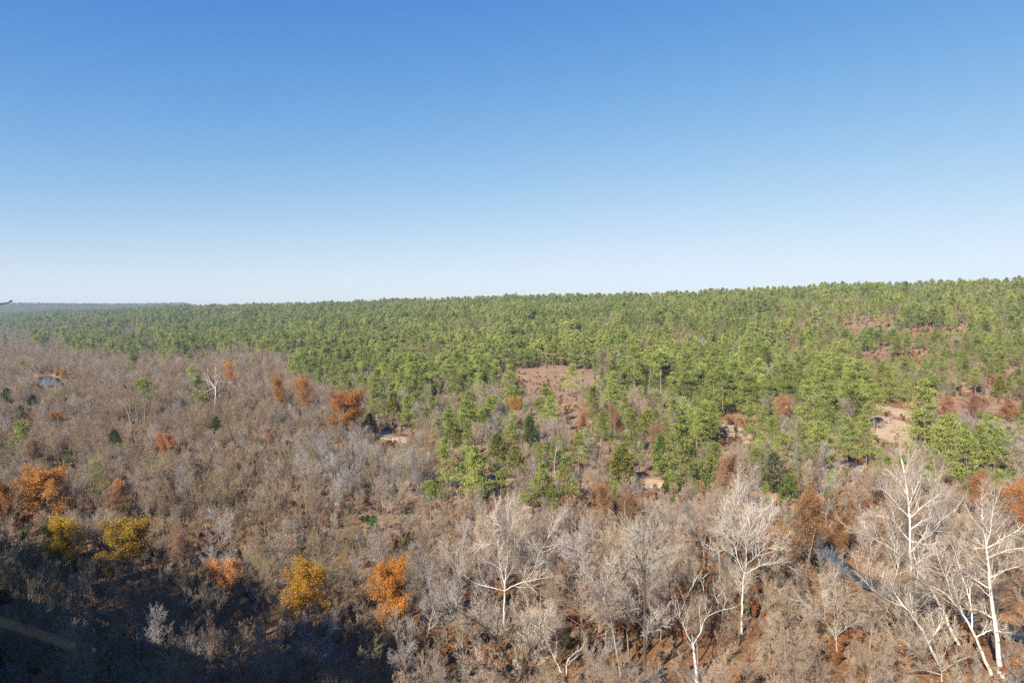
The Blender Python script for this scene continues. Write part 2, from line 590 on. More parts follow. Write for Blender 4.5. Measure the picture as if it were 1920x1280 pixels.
def build_ground():
    th = np.radians(np.concatenate([np.linspace(-180, -50, 60)[:-1], np.linspace(-50, 50, 420), np.linspace(50, 180, 60)[1:]]))
    rr = np.concatenate([np.linspace(.0, 12, 22)[:-1], np.geomspace(12, 14000, 420)])
    T, Rr = np.meshgrid(th, rr)
    X = Rr * np.sin(T); Y = Rr * np.cos(T)
    Z = terrain(X, Y)
    nr, nt = X.shape
    V = np.stack([X, Y, Z], -1).reshape(-1, 3)
    i = np.arange(nr - 1)[:, None] * nt; j = np.arange(nt - 1)[None]
    Q = np.stack([i + j, i + j + 1, i + nt + j + 1, i + nt + j], -1).reshape(-1, 4)[:, ::-1]
    me = Geo().add(V, Q).mesh('ground', [ground_material()])
    # covers: red = sand, green = dry grass, blue = far forest floor
    x, y = V[:, 0], V[:, 1]
    sand = np.zeros(len(V)); grass = np.zeros(len(V)); far = np.zeros(len(V))
    for (px, py), rx, ry in SAND:
        g = ground_at(px, py)
        e = np.sqrt(((x - g[0]) / rx) ** 2 + ((y - g[1]) / ry) ** 2)
        sand = np.maximum(sand, np.clip(1.5 - e, 0, 1))
    d, _ = seg_dist(x, y, RIVER)
    sand = np.maximum(sand, .45 * np.clip(1 - np.abs(d - 6.5) / 4, 0, 1))
    px, py, dep = project(V)
    front = y > 60
    zone = zone_at(px, np.where(front, py, 1279))
    grass = np.isin(zone, list('CcDpb')) * .62 + (zone == 'B') * .38
    far = np.clip((y - 900) / 500, 0, 1) * .9
    ca = me.color_attributes.new('cover', 'FLOAT_COLOR', 'POINT')
    ca.data.foreach_set('color', np.stack([sand, grass, far, np.ones(len(V))], 1).astype(np.float32).ravel())
    tag(new_obj('ground', me), kind='structure')

# what grows where, read on the photograph: rows from top to bottom, columns 96 px wide
ROWS = [  # top of the row, then (what grows, over how many columns)
    (0, [('P', 20)]),
    (585, [('P', 16), ('q', 1), ('P', 3)]),
    (606, [('p', 2), ('P', 15), ('q', 1), ('P', 2)]),
    (622, [('B', 1), ('p', 3), ('P', 13), ('q', 1), ('P', 2)]),
    (640, [('B', 1), ('p', 2), ('q', 1), ('P', 13), ('q', 3)]),
    (658, [('B', 6), ('q', 1), ('P', 10), ('q', 1), ('c', 1), ('q', 1)]),
    (688, [('B', 6), ('p', 1), ('P', 4), ('D', 1), ('P', 5), ('p', 1), ('q', 2)]),
    (715, [('B', 7), ('p', 1), ('P', 2), ('D', 2), ('P', 3), ('p', 1), ('P', 1), ('q', 1), ('D', 1), ('q', 1)]),
    (745, [('B', 7), ('b', 1), ('D', 5), ('P', 1), ('D', 2), ('P', 1), ('q', 1), ('D', 1), ('q', 1)]),
    (780, [('B', 7), ('G', 1), ('D', 5), ('P', 2), ('D', 2), ('q', 2), ('D', 1)]),
    (820, [('B', 6), ('G', 2), ('c', 1), ('D', 9), ('P', 1), ('D', 1)]),
    (870, [('B', 6), ('G', 2), ('D', 6), ('b', 5), ('P', 1)]),
    (925, [('B', 7), ('b', 2), ('R', 11)]),
    (1000, [('K', 1), ('B', 7), ('R', 12)]),
    (1070, [('K', 8), ('R', 12)]),
]
CLEARINGS = [(1025, 696, 112, 26, 'C'), (1040, 742, 62, 44, 'C'), (1085, 775, 40, 30, 'C'), (1632, 598, 66, 20, 'c'), (1755, 612, 80, 13, 'c'), (1690, 655, 70, 16, 'c'), (1650, 690, 40, 18, 'q'),
             (1830, 748, 95, 26, 'C'), (1760, 690, 60, 14, 'c'), (1560, 622, 50, 10, 'q'), (1480, 600, 60, 12, 'q'), (1400, 585, 40, 8, 'q'), (1900, 690, 40, 16, 'c'), (1290, 655, 50, 10, 'q'),
             (1440, 715, 60, 22, 'b'), (640, 700, 50, 16, 'p'), (700, 720, 40, 14, 'b'), (1370, 770, 30, 14, 'c'), (1880, 600, 50, 14, 'q'), (1230, 620, 60, 9, 'q'), (1100, 640, 40, 7, 'q'), (900, 615, 50, 6, 'q'), (240, 622, 34, 8, 'B'),
             (1500, 650, 60, 10, 'q'), (1720, 672, 110, 14, 'q'), (1590, 655, 50, 9, 'c'), (1470, 680, 50, 10, 'q'), (1860, 660, 60, 12, 'q'), (1530, 590, 50, 7, 'q'), (1700, 630, 60, 9, 'q'), (1350, 630, 50, 7, 'q'), (1600, 570, 60, 5, 'q'), (1830, 575, 50, 6, 'q'), (1130, 600, 50, 5, 'q'), (770, 650, 50, 8, 'p'), (560, 610, 50, 4, 'p'), (330, 596, 50, 4, 'q')]
ZY = np.array([r for r, _ in ROWS])
ZT = np.array([[z for z, n in runs for _ in range(n)] for _, runs in ROWS])

def zone_at(px, py):
    jx = N3(px / 37 + 3, py / 37) * 70 + N3(px / 110 + 8, py / 60) * 110
    jy = N3(px / 31, py / 31 + 5) * 20 + N3(px / 90, py / 90 + 15) * 26
    c = np.clip(((px + jx) / 96).astype(int), 0, 19)
    r = np.clip(np.searchsorted(ZY, py + jy, 'right') - 1, 0, len(ZY) - 1)
    z = ZT[r, c]
    qx, qy = px + N3(px / 26 + 2, py / 13) * 34, py + N3(px / 30, py / 15 + 4) * 13
    for cx, cy, rx, ry, ch in CLEARINGS:
        z = np.where(((qx - cx) / rx) ** 2 + ((qy - cy) / ry) ** 2 < 1, ch, z)
    return z

build_ground()

def ribbon(name, pts, width, z, mat):
    P = np.array(pts, float)
    t = np.arange(len(P)); tt = np.linspace(0, len(P) - 1, len(P) * 8)
    x = np.interp(tt, t, P[:, 0]); y = np.interp(tt, t, P[:, 1])
    k = np.ones(9) / 9
    xs = np.convolve(np.pad(x, 4, 'edge'), k, 'valid'); ys = np.convolve(np.pad(y, 4, 'edge'), k, 'valid')
    tx = np.gradient(xs); ty = np.gradient(ys); ln = np.hypot(tx, ty)
    w = width * (1 + .5 * N1(xs / 25, ys / 25))
    a = np.stack([xs - ty / ln * w, ys + tx / ln * w, np.full(len(xs), z)], 1)
    b = np.stack([xs + ty / ln * w, ys - tx / ln * w, np.full(len(xs), z)], 1)
    n = len(xs)
    i = np.arange(n - 1)
    me = Geo().add(np.concatenate([a, b]), np.stack([i, i + 1, n + i + 1, n + i], 1)[:, ::-1]).mesh(name, [mat])
    return tag(new_obj(name, me), kind='structure')

M_WATER = water_material()
ribbon('river', RIVER, 3.5, -1.35, M_WATER)
def pond():
    a = np.linspace(0, 6.2832, 41)[:-1]
    r = 1.25 + .12 * np.sin(3 * a + 1) + .08 * np.sin(5 * a)
    V = np.stack([PONDXY[0] + 9 * r * np.cos(a) + PONDXY[0] / PONDXY[1] * 40 * r * np.sin(a), PONDXY[1] + 40 * r * np.sin(a), np.full(40, -1.1)], 1)
    V = np.concatenate([V, [[PONDXY[0], PONDXY[1], -1.1]]])
    i = np.arange(40)
    tag(new_obj('pond', Geo().add(V, np.stack([i, (i + 1) % 40, np.full(40, 40)], 1)).mesh('pond', [M_WATER])), kind='structure')
pond()

# ------------------------------------------------------------------ prototypes
C_MAUVE, C_TAN, C_GREY = (.30, .222, .152), (.36, .275, .195), (.32, .285, .255)
C_SHADE = (.20, .165, .135)
C_BARK = (.17, .135, .105)
C_PBARK = (.20, .15, .115)
C_PINE, C_CEDAR = (.235, .262, .070), (.17, .18, .04)

BARE = [bare_tree(100 + i, H=h, crown_base=c, limbs=l, spread=s, multi=m, gnarl=g) for i, (h, c, l, s, m, g) in enumerate([
    (12, .30, 12, 46, 1, .10), (13, .36, 11, 42, 1, .09), (11, .25, 13, 52, 1, .13), (12, .22, 14, 44, 2, .10),
    (10, .20, 14, 50, 3, .11), (14, .42, 11, 44, 1, .09), (11, .28, 12, 55, 1, .16)])]
BARE_H = [12, 13, 11, 12, 10, 14, 11]
BARE_FAR = [bare_tree(200 + i, H=12, crown_base=.25, limbs=9, spread=48, fine=1, lv3=4, lv4=3, twig_r=.022) for i in range(4)]
SHRUB = [bare_tree(300 + i, H=2.6, crown_base=.08, limbs=12, spread=35, multi=4, lv3=5, lv4=0, twig_r=.009, up=.2) for i in range(3)]
PINE = [pine_tree(400 + i, cb=c, W=w, nb=nb, lean=ln) for i, (c, w, nb, ln) in enumerate([
    (.20, 3.1, 52, .02), (.34, 2.9, 42, -.03), (.12, 3.4, 58, .0), (.55, 3.0, 30, .03), (.08, 3.2, 62, -.01)])]
PINE_FAR = [pine_tree(420 + i, cb=c, W=w, nb=32, nt=12, blades=4, L=.62, w=.12, sides=4) for i, (c, w) in enumerate([(.22, 3.1), (.34, 2.9), (.14, 3.4), (.10, 3.0)])]
CEDAR = [cedar_tree(440 + i, W=w) for i, w in enumerate([1.6, 2.1, 1.3])]

def leafy(seed, H, limbs, spread, per, size, multi=1, cb=.22):
    A, B, tips = bare_tree(seed, H=H, crown_base=cb, limbs=limbs, spread=spread, multi=multi, lv3=6, lv4=3)
    r = np.random.default_rng(seed + 1)
    Lf = Geo().add(*leaves(r, tips[r.random(len(tips)) < .8], per, size, .30, .5))
    return A, B, Lf
LEAFY = [leafy(500, 11, 18, 52, 10, .085), leafy(501, 9, 18, 50, 9, .08, 2), leafy(502, 11, 17, 48, 5, .08)]

def mesh_pair(name, A, B, ma, mbs):
    return A.mesh(name + '_trunk', [ma]), B.mesh(name + '_crown', mbs)
BARE_M = [mesh_pair('bare_tree', A, B, M_BARK, [M_TWIG]) for A, B, _ in BARE]
PINE_M = [mesh_pair('pine_tree', A, B, M_BARK, [M_NEEDLE, M_BARK]) for A, B in PINE]
CEDAR_M = [mesh_pair('cedar_tree', A, B, M_BARK, [M_NEEDLE]) for A, B in CEDAR]
LEAFY_M = [(A.mesh('autumn_trunk', [M_BARK]), B.mesh('autumn_twigs', [M_TWIG]), L.mesh('autumn_leaves', [M_LEAF])) for A, B, L in LEAFY]

def simple_bark(name, c):
    m, n, l = new_mat(name)
    out = n.new('ShaderNodeOutputMaterial'); d = n.new('ShaderNodeBsdfDiffuse')
    tc = n.new('ShaderNodeTexCoord'); nz = n.new('ShaderNodeTexNoise'); nz.inputs['Scale'].default_value = 1.5
    l.new(tc.outputs['Object'], nz.inputs['Vector'])
    rp = ramp(n, [(.3, tuple(v * .7 for v in c)), (.7, tuple(v * 1.3 for v in c))])
    l.new(nz.outputs['Fac'], rp.inputs[0]); l.new(rp.outputs[0], d.inputs['Color']); l.new(d.outputs[0], out.inputs['Surface'])
    return m
M_BARK_B, M_BARK_P = simple_bark('grey_bark', C_BARK), simple_bark('pine_bark', C_PBARK)

def proto_collection(name, items):
    """items: (geo_trunk, geo_crown, crown mats, trunk mat)"""
    c = bpy.data.collections.new(name)
    meshes = {}
    for k, (A, B, mats, mt) in enumerate(items):
        key = (id(A), id(B))
        if key not in meshes:
            G = Geo().join(B)
            G.join(A, len(mats))
            meshes[key] = G.mesh(name, mats + [mt])
        o = bpy.data.objects.new('%s_%02d' % (name, k), meshes[key])
        c.objects.link(o)
    return c

def scatter(name, coll, pts, rot, scl, idx, tints, label, cat):
    me = bpy.data.meshes.new(name)
    n = len(pts)
    me.vertices.add(n); me.vertices.foreach_set('co', np.asarray(pts, np.float32).ravel())
    a = me.attributes.new('rot', 'FLOAT_VECTOR', 'POINT'); a.data.foreach_set('vector', np.asarray(rot, np.float32).ravel())
    a = me.attributes.new('scl', 'FLOAT_VECTOR', 'POINT'); a.data.foreach_set('vector', np.asarray(scl, np.float32).ravel())
    a = me.attributes.new('idx', 'INT', 'POINT'); a.data.foreach_set('value', np.asarray(idx, np.int32))
    a = me.attributes.new('tint', 'FLOAT_COLOR', 'POINT')
    a.data.foreach_set('color', np.concatenate([np.asarray(tints, np.float32), np.ones((n, 1), np.float32)], 1).ravel())
    o = new_obj(name, me)
    ng = bpy.data.node_groups.new(name, 'GeometryNodeTree')
    ng.interface.new_socket('Geometry', in_out='INPUT', socket_type='NodeSocketGeometry')
    ng.interface.new_socket('Geometry', in_out='OUTPUT', socket_type='NodeSocketGeometry')
    n_, l = ng.nodes, ng.links
    gi = n_.new('NodeGroupInput'); go = n_.new('NodeGroupOutput')
    ip = n_.new('GeometryNodeInstanceOnPoints')
    ci = n_.new('GeometryNodeCollectionInfo')
    ci.inputs['Collection'].default_value = coll
    ci.inputs['Separate Children'].default_value = True
    ci.inputs['Reset Children'].default_value = True
    ip.inputs['Pick Instance'].default_value = True
    def attr(nm, t):
        k = n_.new('GeometryNodeInputNamedAttribute'); k.data_type = t; k.inputs['Name'].default_value = nm
        return k.outputs['Attribute']
    l.new(gi.outputs[0], ip.inputs['Points'])
    l.new(ci.outputs[0], ip.inputs['Instance'])
    l.new(attr('idx', 'INT'), ip.inputs['Instance Index'])
    er = n_.new('FunctionNodeEulerToRotation')
    l.new(attr('rot', 'FLOAT_VECTOR'), er.inputs[0])
    l.new(er.outputs[0], ip.inputs['Rotation'])
    l.new(attr('scl', 'FLOAT_VECTOR'), ip.inputs['Scale'])
    l.new(ip.outputs[0], go.inputs[0])
    md = o.modifiers.new('scatter', 'NODES'); md.node_group = ng
    return tag(o, label, cat, kind='stuff')

# ------------------------------------------------------------------ THE LANDMARK TREES (hand placed)
def smooth_line(pts, n):
    pts = np.asarray(pts, float)
    d = np.concatenate([[0], np.cumsum(np.linalg.norm(np.diff(pts, axis=0), axis=1))])
    t = np.linspace(0, d[-1], n)
    Q = np.stack([np.interp(t, d, pts[:, k]) for k in range(3)], 1)
    Q[1:-1] = .25 * Q[:-2] + .5 * Q[1:-1] + .25 * Q[2:]
    return Q

def hero_tree(name, label, cat, trunk, limbs, seed, wr, bark, twig, depth=None, phrase=None, mat=M_WHITE, m=(12, 9, 7), lens=(.42, .5, .55), up=.10, tw=.0115, group=None, spread=.5):
    """trunk and limbs follow the lines they have in the picture; each limb has its own depth"""
    r = np.random.default_rng(seed)
    base = ground_at(*trunk[0])
    D0 = base[1] if depth is None else depth
    tl = [at_depth(px, py, D0) for px, py in trunk]
    tl[0] = np.array([tl[0][0], tl[0][1], float(terrain(tl[0][0], tl[0][1])) - .2])
    org = np.array(tl[0])
    root = new_obj(name, None, loc=org)
    tag(root, label, cat, group)
    T = smooth_line(tl, 14)
    T[1:-1] += r.normal(0, .05, (12, 3))
    n = 14
    tt = np.linspace(0, 1, n)
    RT = wr * (1 - .62 * tt); RT[0] *= 1.4; RT[1] *= 1.12
    lines = [(T, RT)]
    def branched(P, R, pname, parent, t0, sides, A):
        B = Geo()
        P = P[None]; R = R[None]
        A.add(*tubes(P, A_R[0][None], sides))
        s, d, L, rr = spawn(r, P, R, m[0], t0, 1, (46, 12), lens[0], .55, up, True)
        L = np.clip(L, .8, 5.0)
        P1, R1 = grow(r, s, d, L, np.clip(rr, .03, .07), np.full(len(L), tw * 1.5), 6, .12, up)
        A.add(*tubes(P1, R1, 4))
        ob = new_obj(pname, A.mesh(name + '_' + pname, [mat]), parent, color=bark)
        s, d, L, rr = spawn(r, P1, R1, m[1], .12, 1, (40, 12), lens[1], .6, .07, True)
        P2, R2 = grow(r, s, d, L, np.full(len(L), tw * 1.2), np.full(len(L), tw * .8), 3, .11, .05)
        B.add(*tubes(P2, R2, 3))
        s, d, L, rr = spawn(r, P2, R2, m[2], .12, 1, (36, 12), lens[2], .7, .05)
        P3, R3 = grow(r, s, d, L, np.full(len(L), tw * .8), np.full(len(L), tw * .45), 1, .1, .04)
        B.add(*tubes(P3, R3, 3))
        tag(new_obj('twigs', B.mesh(name + '_twigs', [M_TWIG]), ob, color=twig), kind='stuff')
    A_R = [RT]
    branched(T - org, RT * .5, 'trunk', root, .6, 8, Geo())
    for li in limbs:
        p0 = li[0]
        best = None
        for P, R in lines:
            qx, qy, _ = project(P)
            e = np.hypot(qx - p0[0], qy - p0[1])
            k = int(np.argmin(e))
            if best is None or e[k] < best[0]:
                best = (e[k], P[k], R[k])
        ln_px = sum(math.hypot(b[0] - a[0], b[1] - a[1]) for a, b in zip(li[:-1], li[1:]))
        off = r.uniform(-1, 1) * ln_px / FOC * D0 * spread
        pts = [best[1]]
        for k in range(1, len(li)):
            w = k / (len(li) - 1)
            pts.append(at_depth(li[k][0], li[k][1], best[1][1] + off * w))
        P = smooth_line(pts, 11)
        P[1:] += np.cumsum(r.normal(0, .012, (10, 3)), 0) * np.linalg.norm(P[-1] - P[0]) ** .8
        R = min(best[2] * .75, .021 * ln_px / FOC * D0 + .03) * (1 - .78 * np.linspace(0, 1, 11))
        A_R[0] = R
        lines.append((P, R))
        branched(P - org, R, 'limb', root, .22, 6, Geo())
    cx, cy_, _ = project(T[-1])
    THINGS.append((root, phrase, float(cx), float(cy_)))
    return root

def z5(*p): return [(1500 + .328 * a, 860 + .328 * b) for a, b in p]
def z6(*p): return [(1080 + .328 * a, 860 + .328 * b) for a, b in p]
def z7(*p): return [(640 + .328 * a, 860 + .328 * b) for a, b in p]
WHITE, TWW = (.60, .56, .50), (.41, .34, .26)

hero_tree('sycamore_tree', 'straight white sycamore with thick bright trunk near the right edge', 'tree',
    z5((1150, 1245), (1125, 1000), (1105, 880), (1085, 700), (1070, 600), (1065, 510)),
    [z5((1065, 510), (1055, 430), (1040, 300), (1040, 190)), z5((1066, 515), (1088, 400), (1112, 300), (1150, 200)), z5((1068, 525), (1130, 480), (1210, 440), (1275, 385)),
     z5((1072, 560), (1180, 522), (1275, 500)), z5((1085, 697), (1180, 640), (1285, 608)), z5((1066, 510), (990, 450), (955, 390)),
     z5((1066, 520), (960, 505), (880, 470)), z5((1100, 885), (1020, 860), (940, 850)), z5((1090, 750), (1000, 690), (915, 628))],
    1, 0.369, WHITE, TWW, phrase='the straight white sycamore')
hero_tree('sycamore_tree', 'white sycamore leaning left out of the foot of the straight sycamore', 'tree',
    z5((1100, 1235), (1040, 1100), (990, 985), (920, 870), (850, 780), (760, 730)),
    [z5((990, 985), (990, 900), (965, 780), (930, 650), (890, 510)), z5((875, 800), (840, 690), (800, 600), (770, 500)), z5((965, 770), (985, 680), (970, 560)),
     z5((930, 870), (900, 780), (880, 690)), z5((1000, 1000), (1080, 970), (1150, 975)), z5((760, 730), (700, 700), (640, 640))],
    2, 0.226, WHITE, TWW, phrase='the leaning white sycamore')
hero_tree('sycamore_tree', 'long white sycamore stem leaning far left with its tip over the river', 'tree',
    z5((915, 1090), (850, 940), (800, 830), (740, 730), (650, 610), (520, 510)),
    [z5((520, 510), (400, 442), (300, 410), (260, 380)), z5((760, 775), (700, 765), (645, 765)), z5((745, 740), (690, 640), (660, 560), (650, 470)), z5((560, 540), (510, 440), (480, 340)),
     z5((400, 442), (370, 380), (345, 300)), z5((650, 610), (720, 560), (790, 540)), z5((800, 830), (760, 870), (725, 905))],
    3, 0.214, WHITE, TWW, phrase='the sycamore stem leaning over the river')
hero_tree('sycamore_tree', 'pale low sycamore leaning left with crooked forks beside the river', 'tree',
    z5((810, 1200), (740, 1060), (680, 950), (600, 840), (515, 745)),
    [z5((515, 745), (440, 680), (385, 590), (360, 530)), z5((515, 740), (550, 660), (568, 560), (555, 480)), z5((600, 845), (510, 820), (440, 770), (360, 700), (325, 640)),
     z5((480, 705), (480, 640), (430, 618)), z5((690, 960), (640, 860), (620, 760)), z5((740, 1060), (800, 960), (830, 880))],
    4, 0.202, WHITE, TWW, phrase='the crooked low sycamore')
hero_tree('sycamore_tree', 'tall upright white sycamore behind the leaning stems across the river', 'tree',
    z5((640, 860), (632, 550), (630, 400), (620, 250), (605, 100), (580, 10)),
    [z5((625, 310), (560, 250), (470, 160)), z5((627, 450), (560, 380), (520, 335), (430, 325)), z5((632, 510), (720, 430), (890, 308)), z5((626, 330), (720, 260), (800, 200)),
     z5((618, 240), (660, 150), (690, 60)), z5((610, 180), (540, 100), (500, 60)), z5((632, 480), (740, 500), (840, 470)), z5((628, 390), (690, 350), (760, 330))],
    5, 0.250, WHITE, TWW, phrase='the tall upright sycamore across the river')
hero_tree('sycamore_tree', 'slim white sycamore stem just right of the tall upright one', 'tree',
    z5((705, 800), (700, 600), (715, 430), (740, 330), (790, 170)),
    [z5((712, 440), (680, 400), (640, 380)), z5((735, 360), (800, 330), (880, 330)), z5((760, 260), (740, 180), (735, 90)), z5((705, 560), (760, 500), (830, 480))],
    6, 0.143, WHITE, TWW)
hero_tree('sycamore_tree', 'broad white crowned sycamore left of the rust oak, fanning upward', 'tree',
    z6((946, 1000), (950, 820), (955, 720), (962, 655)),
    [z6((962, 655), (978, 560), (962, 480), (930, 370), (925, 240)), z6((955, 660), (930, 600), (912, 520), (905, 430), (880, 300)), z6((930, 600), (905, 545), (860, 518), (760, 500)),
     z6((962, 650), (1060, 605), (1150, 595), (1212, 610)), z6((968, 510), (1015, 480), (1075, 400), (1110, 300)), z6((912, 520), (860, 440), (810, 350)), z6((975, 550), (990, 430), (1005, 300)),
     z6((960, 470), (1040, 380), (1060, 280)), z6((905, 450), (850, 350), (840, 250)), z6((970, 600), (1060, 520), (1170, 470))],
    7, 0.202, WHITE, (.52, .45, .37), phrase='the broad fan-crowned sycamore', m=(12, 9, 7))
hero_tree('sycamore_tree', 'forked white dead sycamore shaped like a Y at the bottom edge', 'tree',
    z6((694, 1300), (685, 1200), (668, 1060)),
    [z6((668, 1060), (610, 960), (575, 885), (560, 830)), z6((585, 905), (615, 810), (645, 760), (665, 705), (718, 682)), z6((668, 1055), (710, 985), (742, 905), (790, 880), (848, 855)),
     z6((846, 856), (852, 810), (845, 745)), z6((742, 905), (735, 820), (730, 720)), z6((820, 868), (812, 780), (815, 710))],
    8, 0.274, WHITE, TWW, phrase='the Y-shaped white sycamore', m=(4, 4, 3))
DARKB, TANW = (.15, .12, .095), (.42, .35, .27)
hero_tree('bare_tree', 'tall dark-trunked bare tree with pale upper limbs left of the Y-shaped sycamore', 'tree',
    z6((384, 1300), (395, 1100), (390, 1000), (395, 800), (386, 600), (385, 430)),
    [z6((386, 970), (330, 890), (262, 780)), z6((393, 1080), (440, 1000), (505, 890)), z6((394, 780), (360, 700), (325, 640)), z6((394, 750), (450, 680), (540, 620)),
     z6((388, 640), (340, 540), (330, 430)), z6((386, 560), (440, 470), (470, 380)), z6((386, 600), (480, 560), (570, 520)), z6((388, 660), (300, 620), (220, 600)), z6((385, 480), (350, 410), (360, 350))],
    9, 0.26, (.075, .06, .05), (.46, .41, .35), phrase='the tall dark-trunked bare tree', mat=M_BARK, m=(12, 9, 7))
hero_tree('bare_tree', 'slender pale-limbed bare tree bending left beside the tall dark-trunked tree', 'tree',
    z6((262, 1290), (225, 1050), (190, 870), (140, 770)),
    [z6((140, 770), (90, 670), (45, 560)), z6((190, 870), (230, 780), (260, 690)), z6((150, 790), (180, 680), (190, 590)), z6((215, 980), (150, 900), (90, 850))],
    10, 0.155, (.33, .28, .23), TANW, mat=M_BARK, m=(11, 9, 7))
hero_tree('sycamore_tree', 'wide spreading white sycamore in the bottom centre with level lower limbs', 'tree',
    z7((928, 960), (932, 800), (938, 720), (940, 620)),
    [z7((936, 720), (910, 620), (895, 520), (882, 480)), z7((882, 480), (840, 490), (740, 512)), z7((940, 640), (946, 500), (952, 370), (955, 260)), z7((944, 560), (1000, 510), (1030, 430), (1062, 340)),
     z7((938, 750), (1000, 715), (1060, 702), (1155, 680)), z7((1045, 703), (1095, 640), (1112, 560), (1150, 490), (1225, 365)), z7((934, 765), (840, 735), (740, 710), (680, 640), (595, 555)),
     z7((884, 480), (850, 400), (800, 300)), z7((930, 450), (880, 360), (870, 260)), z7((948, 460), (1000, 350), (1010, 250)), z7((740, 712), (660, 740), (570, 735)), z7((912, 620), (840, 590), (740, 620))],
    11, 0.202, WHITE, TWW, phrase='the wide spreading white sycamore', m=(11, 9, 7))
hero_tree('bare_tree', 'dark many-stemmed bare tree at the bottom edge under the wide sycamore', 'tree',
    z7((1015, 1310), (1010, 1250), (1000, 1180)),
    [z7((1008, 1240), (930, 1100), (830, 960), (700, 900), (610, 820)), z7((1010, 1250), (1100, 1080), (1190, 940)), z7((1005, 1210), (1030, 1000), (1000, 860)), z7((1012, 1290), (850, 1190), (720, 1150)),
     z7((930, 1100), (900, 980), (850, 880)), z7((1060, 1150), (1130, 990), (1150, 860)), z7((1020, 1080), (1070, 960), (1080, 850)), z7((830, 960), (780, 870), (760, 800))],
    12, 0.34, (.06, .05, .042), (.46, .39, .31), phrase='the dark many-stemmed tree', mat=M_BARK, m=(14, 10, 7))
hero_tree('sycamore_tree', 'thin crooked white sycamore at the bottom edge right of the many-stemmed tree', 'tree',
    z7((1310, 1300), (1230, 1170), (1190, 1080)),
    [z7((1190, 1080), (1175, 1000), (1160, 930)), z7((1285, 1260), (1290, 1150), (1345, 1105), (1380, 1080)), z7((1230, 1170), (1180, 1150), (1120, 1160))],
    13, 0.143, WHITE, TWW, m=(6, 5, 4))
hero_tree('bare_tree', 'tan spreading bare tree with forked pale stems in front of the dark river', 'tree',
    z5((215, 1120), (210, 1040), (200, 960)),
    [z5((212, 1040), (150, 920), (40, 830), (-40, 800)), z5((205, 985), (230, 880), (260, 760)), z5((210, 1010), (280, 950), (350, 900)), z5((150, 920), (140, 800), (120, 690)), z5((203, 960), (190, 820), (195, 700)),
     z5((150, 930), (80, 910), (20, 920))],
    14, 0.143, (.36, .31, .25), (.46, .39, .31), phrase='the tan spreading bare tree', mat=M_BARK, m=(12, 9, 7))
hero_tree('bare_tree', 'low tan thicket-like bare tree at the foot of the leaning sycamores', 'tree',
    z5((815, 1270), (805, 1200), (800, 1150)),
    [z5((810, 1220), (700, 1130), (560, 1080), (480, 1050)), z5((808, 1210), (740, 1080), (640, 980), (540, 920)), z5((803, 1170), (850, 1060), (880, 960)), z5((808, 1215), (900, 1150), (1000, 1110)),
     z5((802, 1160), (770, 1060), (740, 960)), z5((812, 1240), (680, 1200), (600, 1220))],
    15, 0.131, (.33, .28, .22), (.46, .39, .30), phrase='the low tan bare tree under the leaning sycamores', mat=M_BARK, m=(12, 9, 7))
hero_tree('bare_tree', 'grey bare tree with dense twisted crown left of the upright sycamore', 'tree',
    z5((148, 420), (150, 330), (165, 250)),
    [z5((160, 280), (110, 200), (60, 140)), z5((163, 255), (160, 160), (140, 70)), z5((163, 260), (220, 170), (280, 120)), z5((160, 290), (230, 250), (300, 230)), z5((155, 310), (90, 280), (40, 250)), z5((165, 250), (200, 130), (210, 50))],
    16, 0.131, (.33, .30, .26), (.36, .32, .28), mat=M_BARK, m=(11, 8, 6))
def z2(*p): return [(300 + .2032 * a, 640 + .2032 * b) for a, b in p]
hero_tree('dead_tree', 'bleached white dead tree standing alone in the far bare woods', 'tree',
    z2((505, 640), (508, 550), (515, 420)), [z2((512, 430), (480, 395), (450, 360), (435, 300)), z2((515, 420), (535, 350), (565, 295)), z2((530, 370), (575, 365), (625, 385)), z2((510, 420), (420, 465), (340, 440)),
     z2((515, 410), (500, 330), (520, 260))], 17, .34, (.72, .69, .65), (.5, .46, .42), phrase='the bleached dead tree', m=(5, 4, 3), tw=.02)
def z8(*p): return [(.2032 * a, 640 + .2032 * b) for a, b in p]
hero_tree('dead_tree', 'dark crooked dead snag below the lone pine in the bare woods', 'tree',
    z8((1258, 800), (1278, 700), (1255, 640), (1248, 590)), [z8((1270, 720), (1240, 690), (1225, 650)), z8((1255, 640), (1275, 610), (1285, 570))], 18, .34, (.13, .11, .095), (.2, .17, .14), mat=M_BARK, m=(3, 3, 2))
hero_tree('dead_tree', 'grey broken snag leaning left beside the dark crooked snag', 'tree',
    z8((1215, 790), (1190, 680), (1150, 590), (1105, 535)), [z8((1190, 680), (1200, 620), (1195, 560)), z8((1150, 590), (1120, 590), (1090, 580))], 19, .32, (.22, .19, .165), (.2, .17, .14), mat=M_BARK, m=(3, 3, 2))
hero_tree('dead_tree', 'thin bone-white dead snag rising between the middle pines', 'tree',
    [(1041, 895), (1039, 870), (1041, 850), (1046, 832)], [[(1039, 868), (1033, 863), (1028, 861)], [(1042, 846), (1049, 840), (1053, 832)]], 20, 0.09, (.55, .52, .48), (.5, .46, .42), m=(2, 2, 2))

# ------------------------------------------------------------------ autumn trees, pines and cedars read one by one
def put_tree(name, parts, base, height, ref_h, wid=1.0, rot=None, lean=None):
    s = height / ref_h
    o = new_obj(name, None, loc=base)
    o.scale = (s * wid, s * wid, s)
    o.rotation_euler = (float(rng.normal(0, .02)), float(rng.normal(0, .02)), float(rng.uniform(0, 6.28)) if rot is None else rot)
    for pn, me, colr, *sub in parts:
        p = new_obj(pn, me, o, color=colr)
        for sn, sm, scol in sub:
            new_obj(sn, sm, p, color=scol)
    return o

OR, RU, YE, OL, SAL = (.40, .165, .04), (.34, .14, .04), (.46, .25, .025), (.30, .165, .025), (.31, .16, .085)
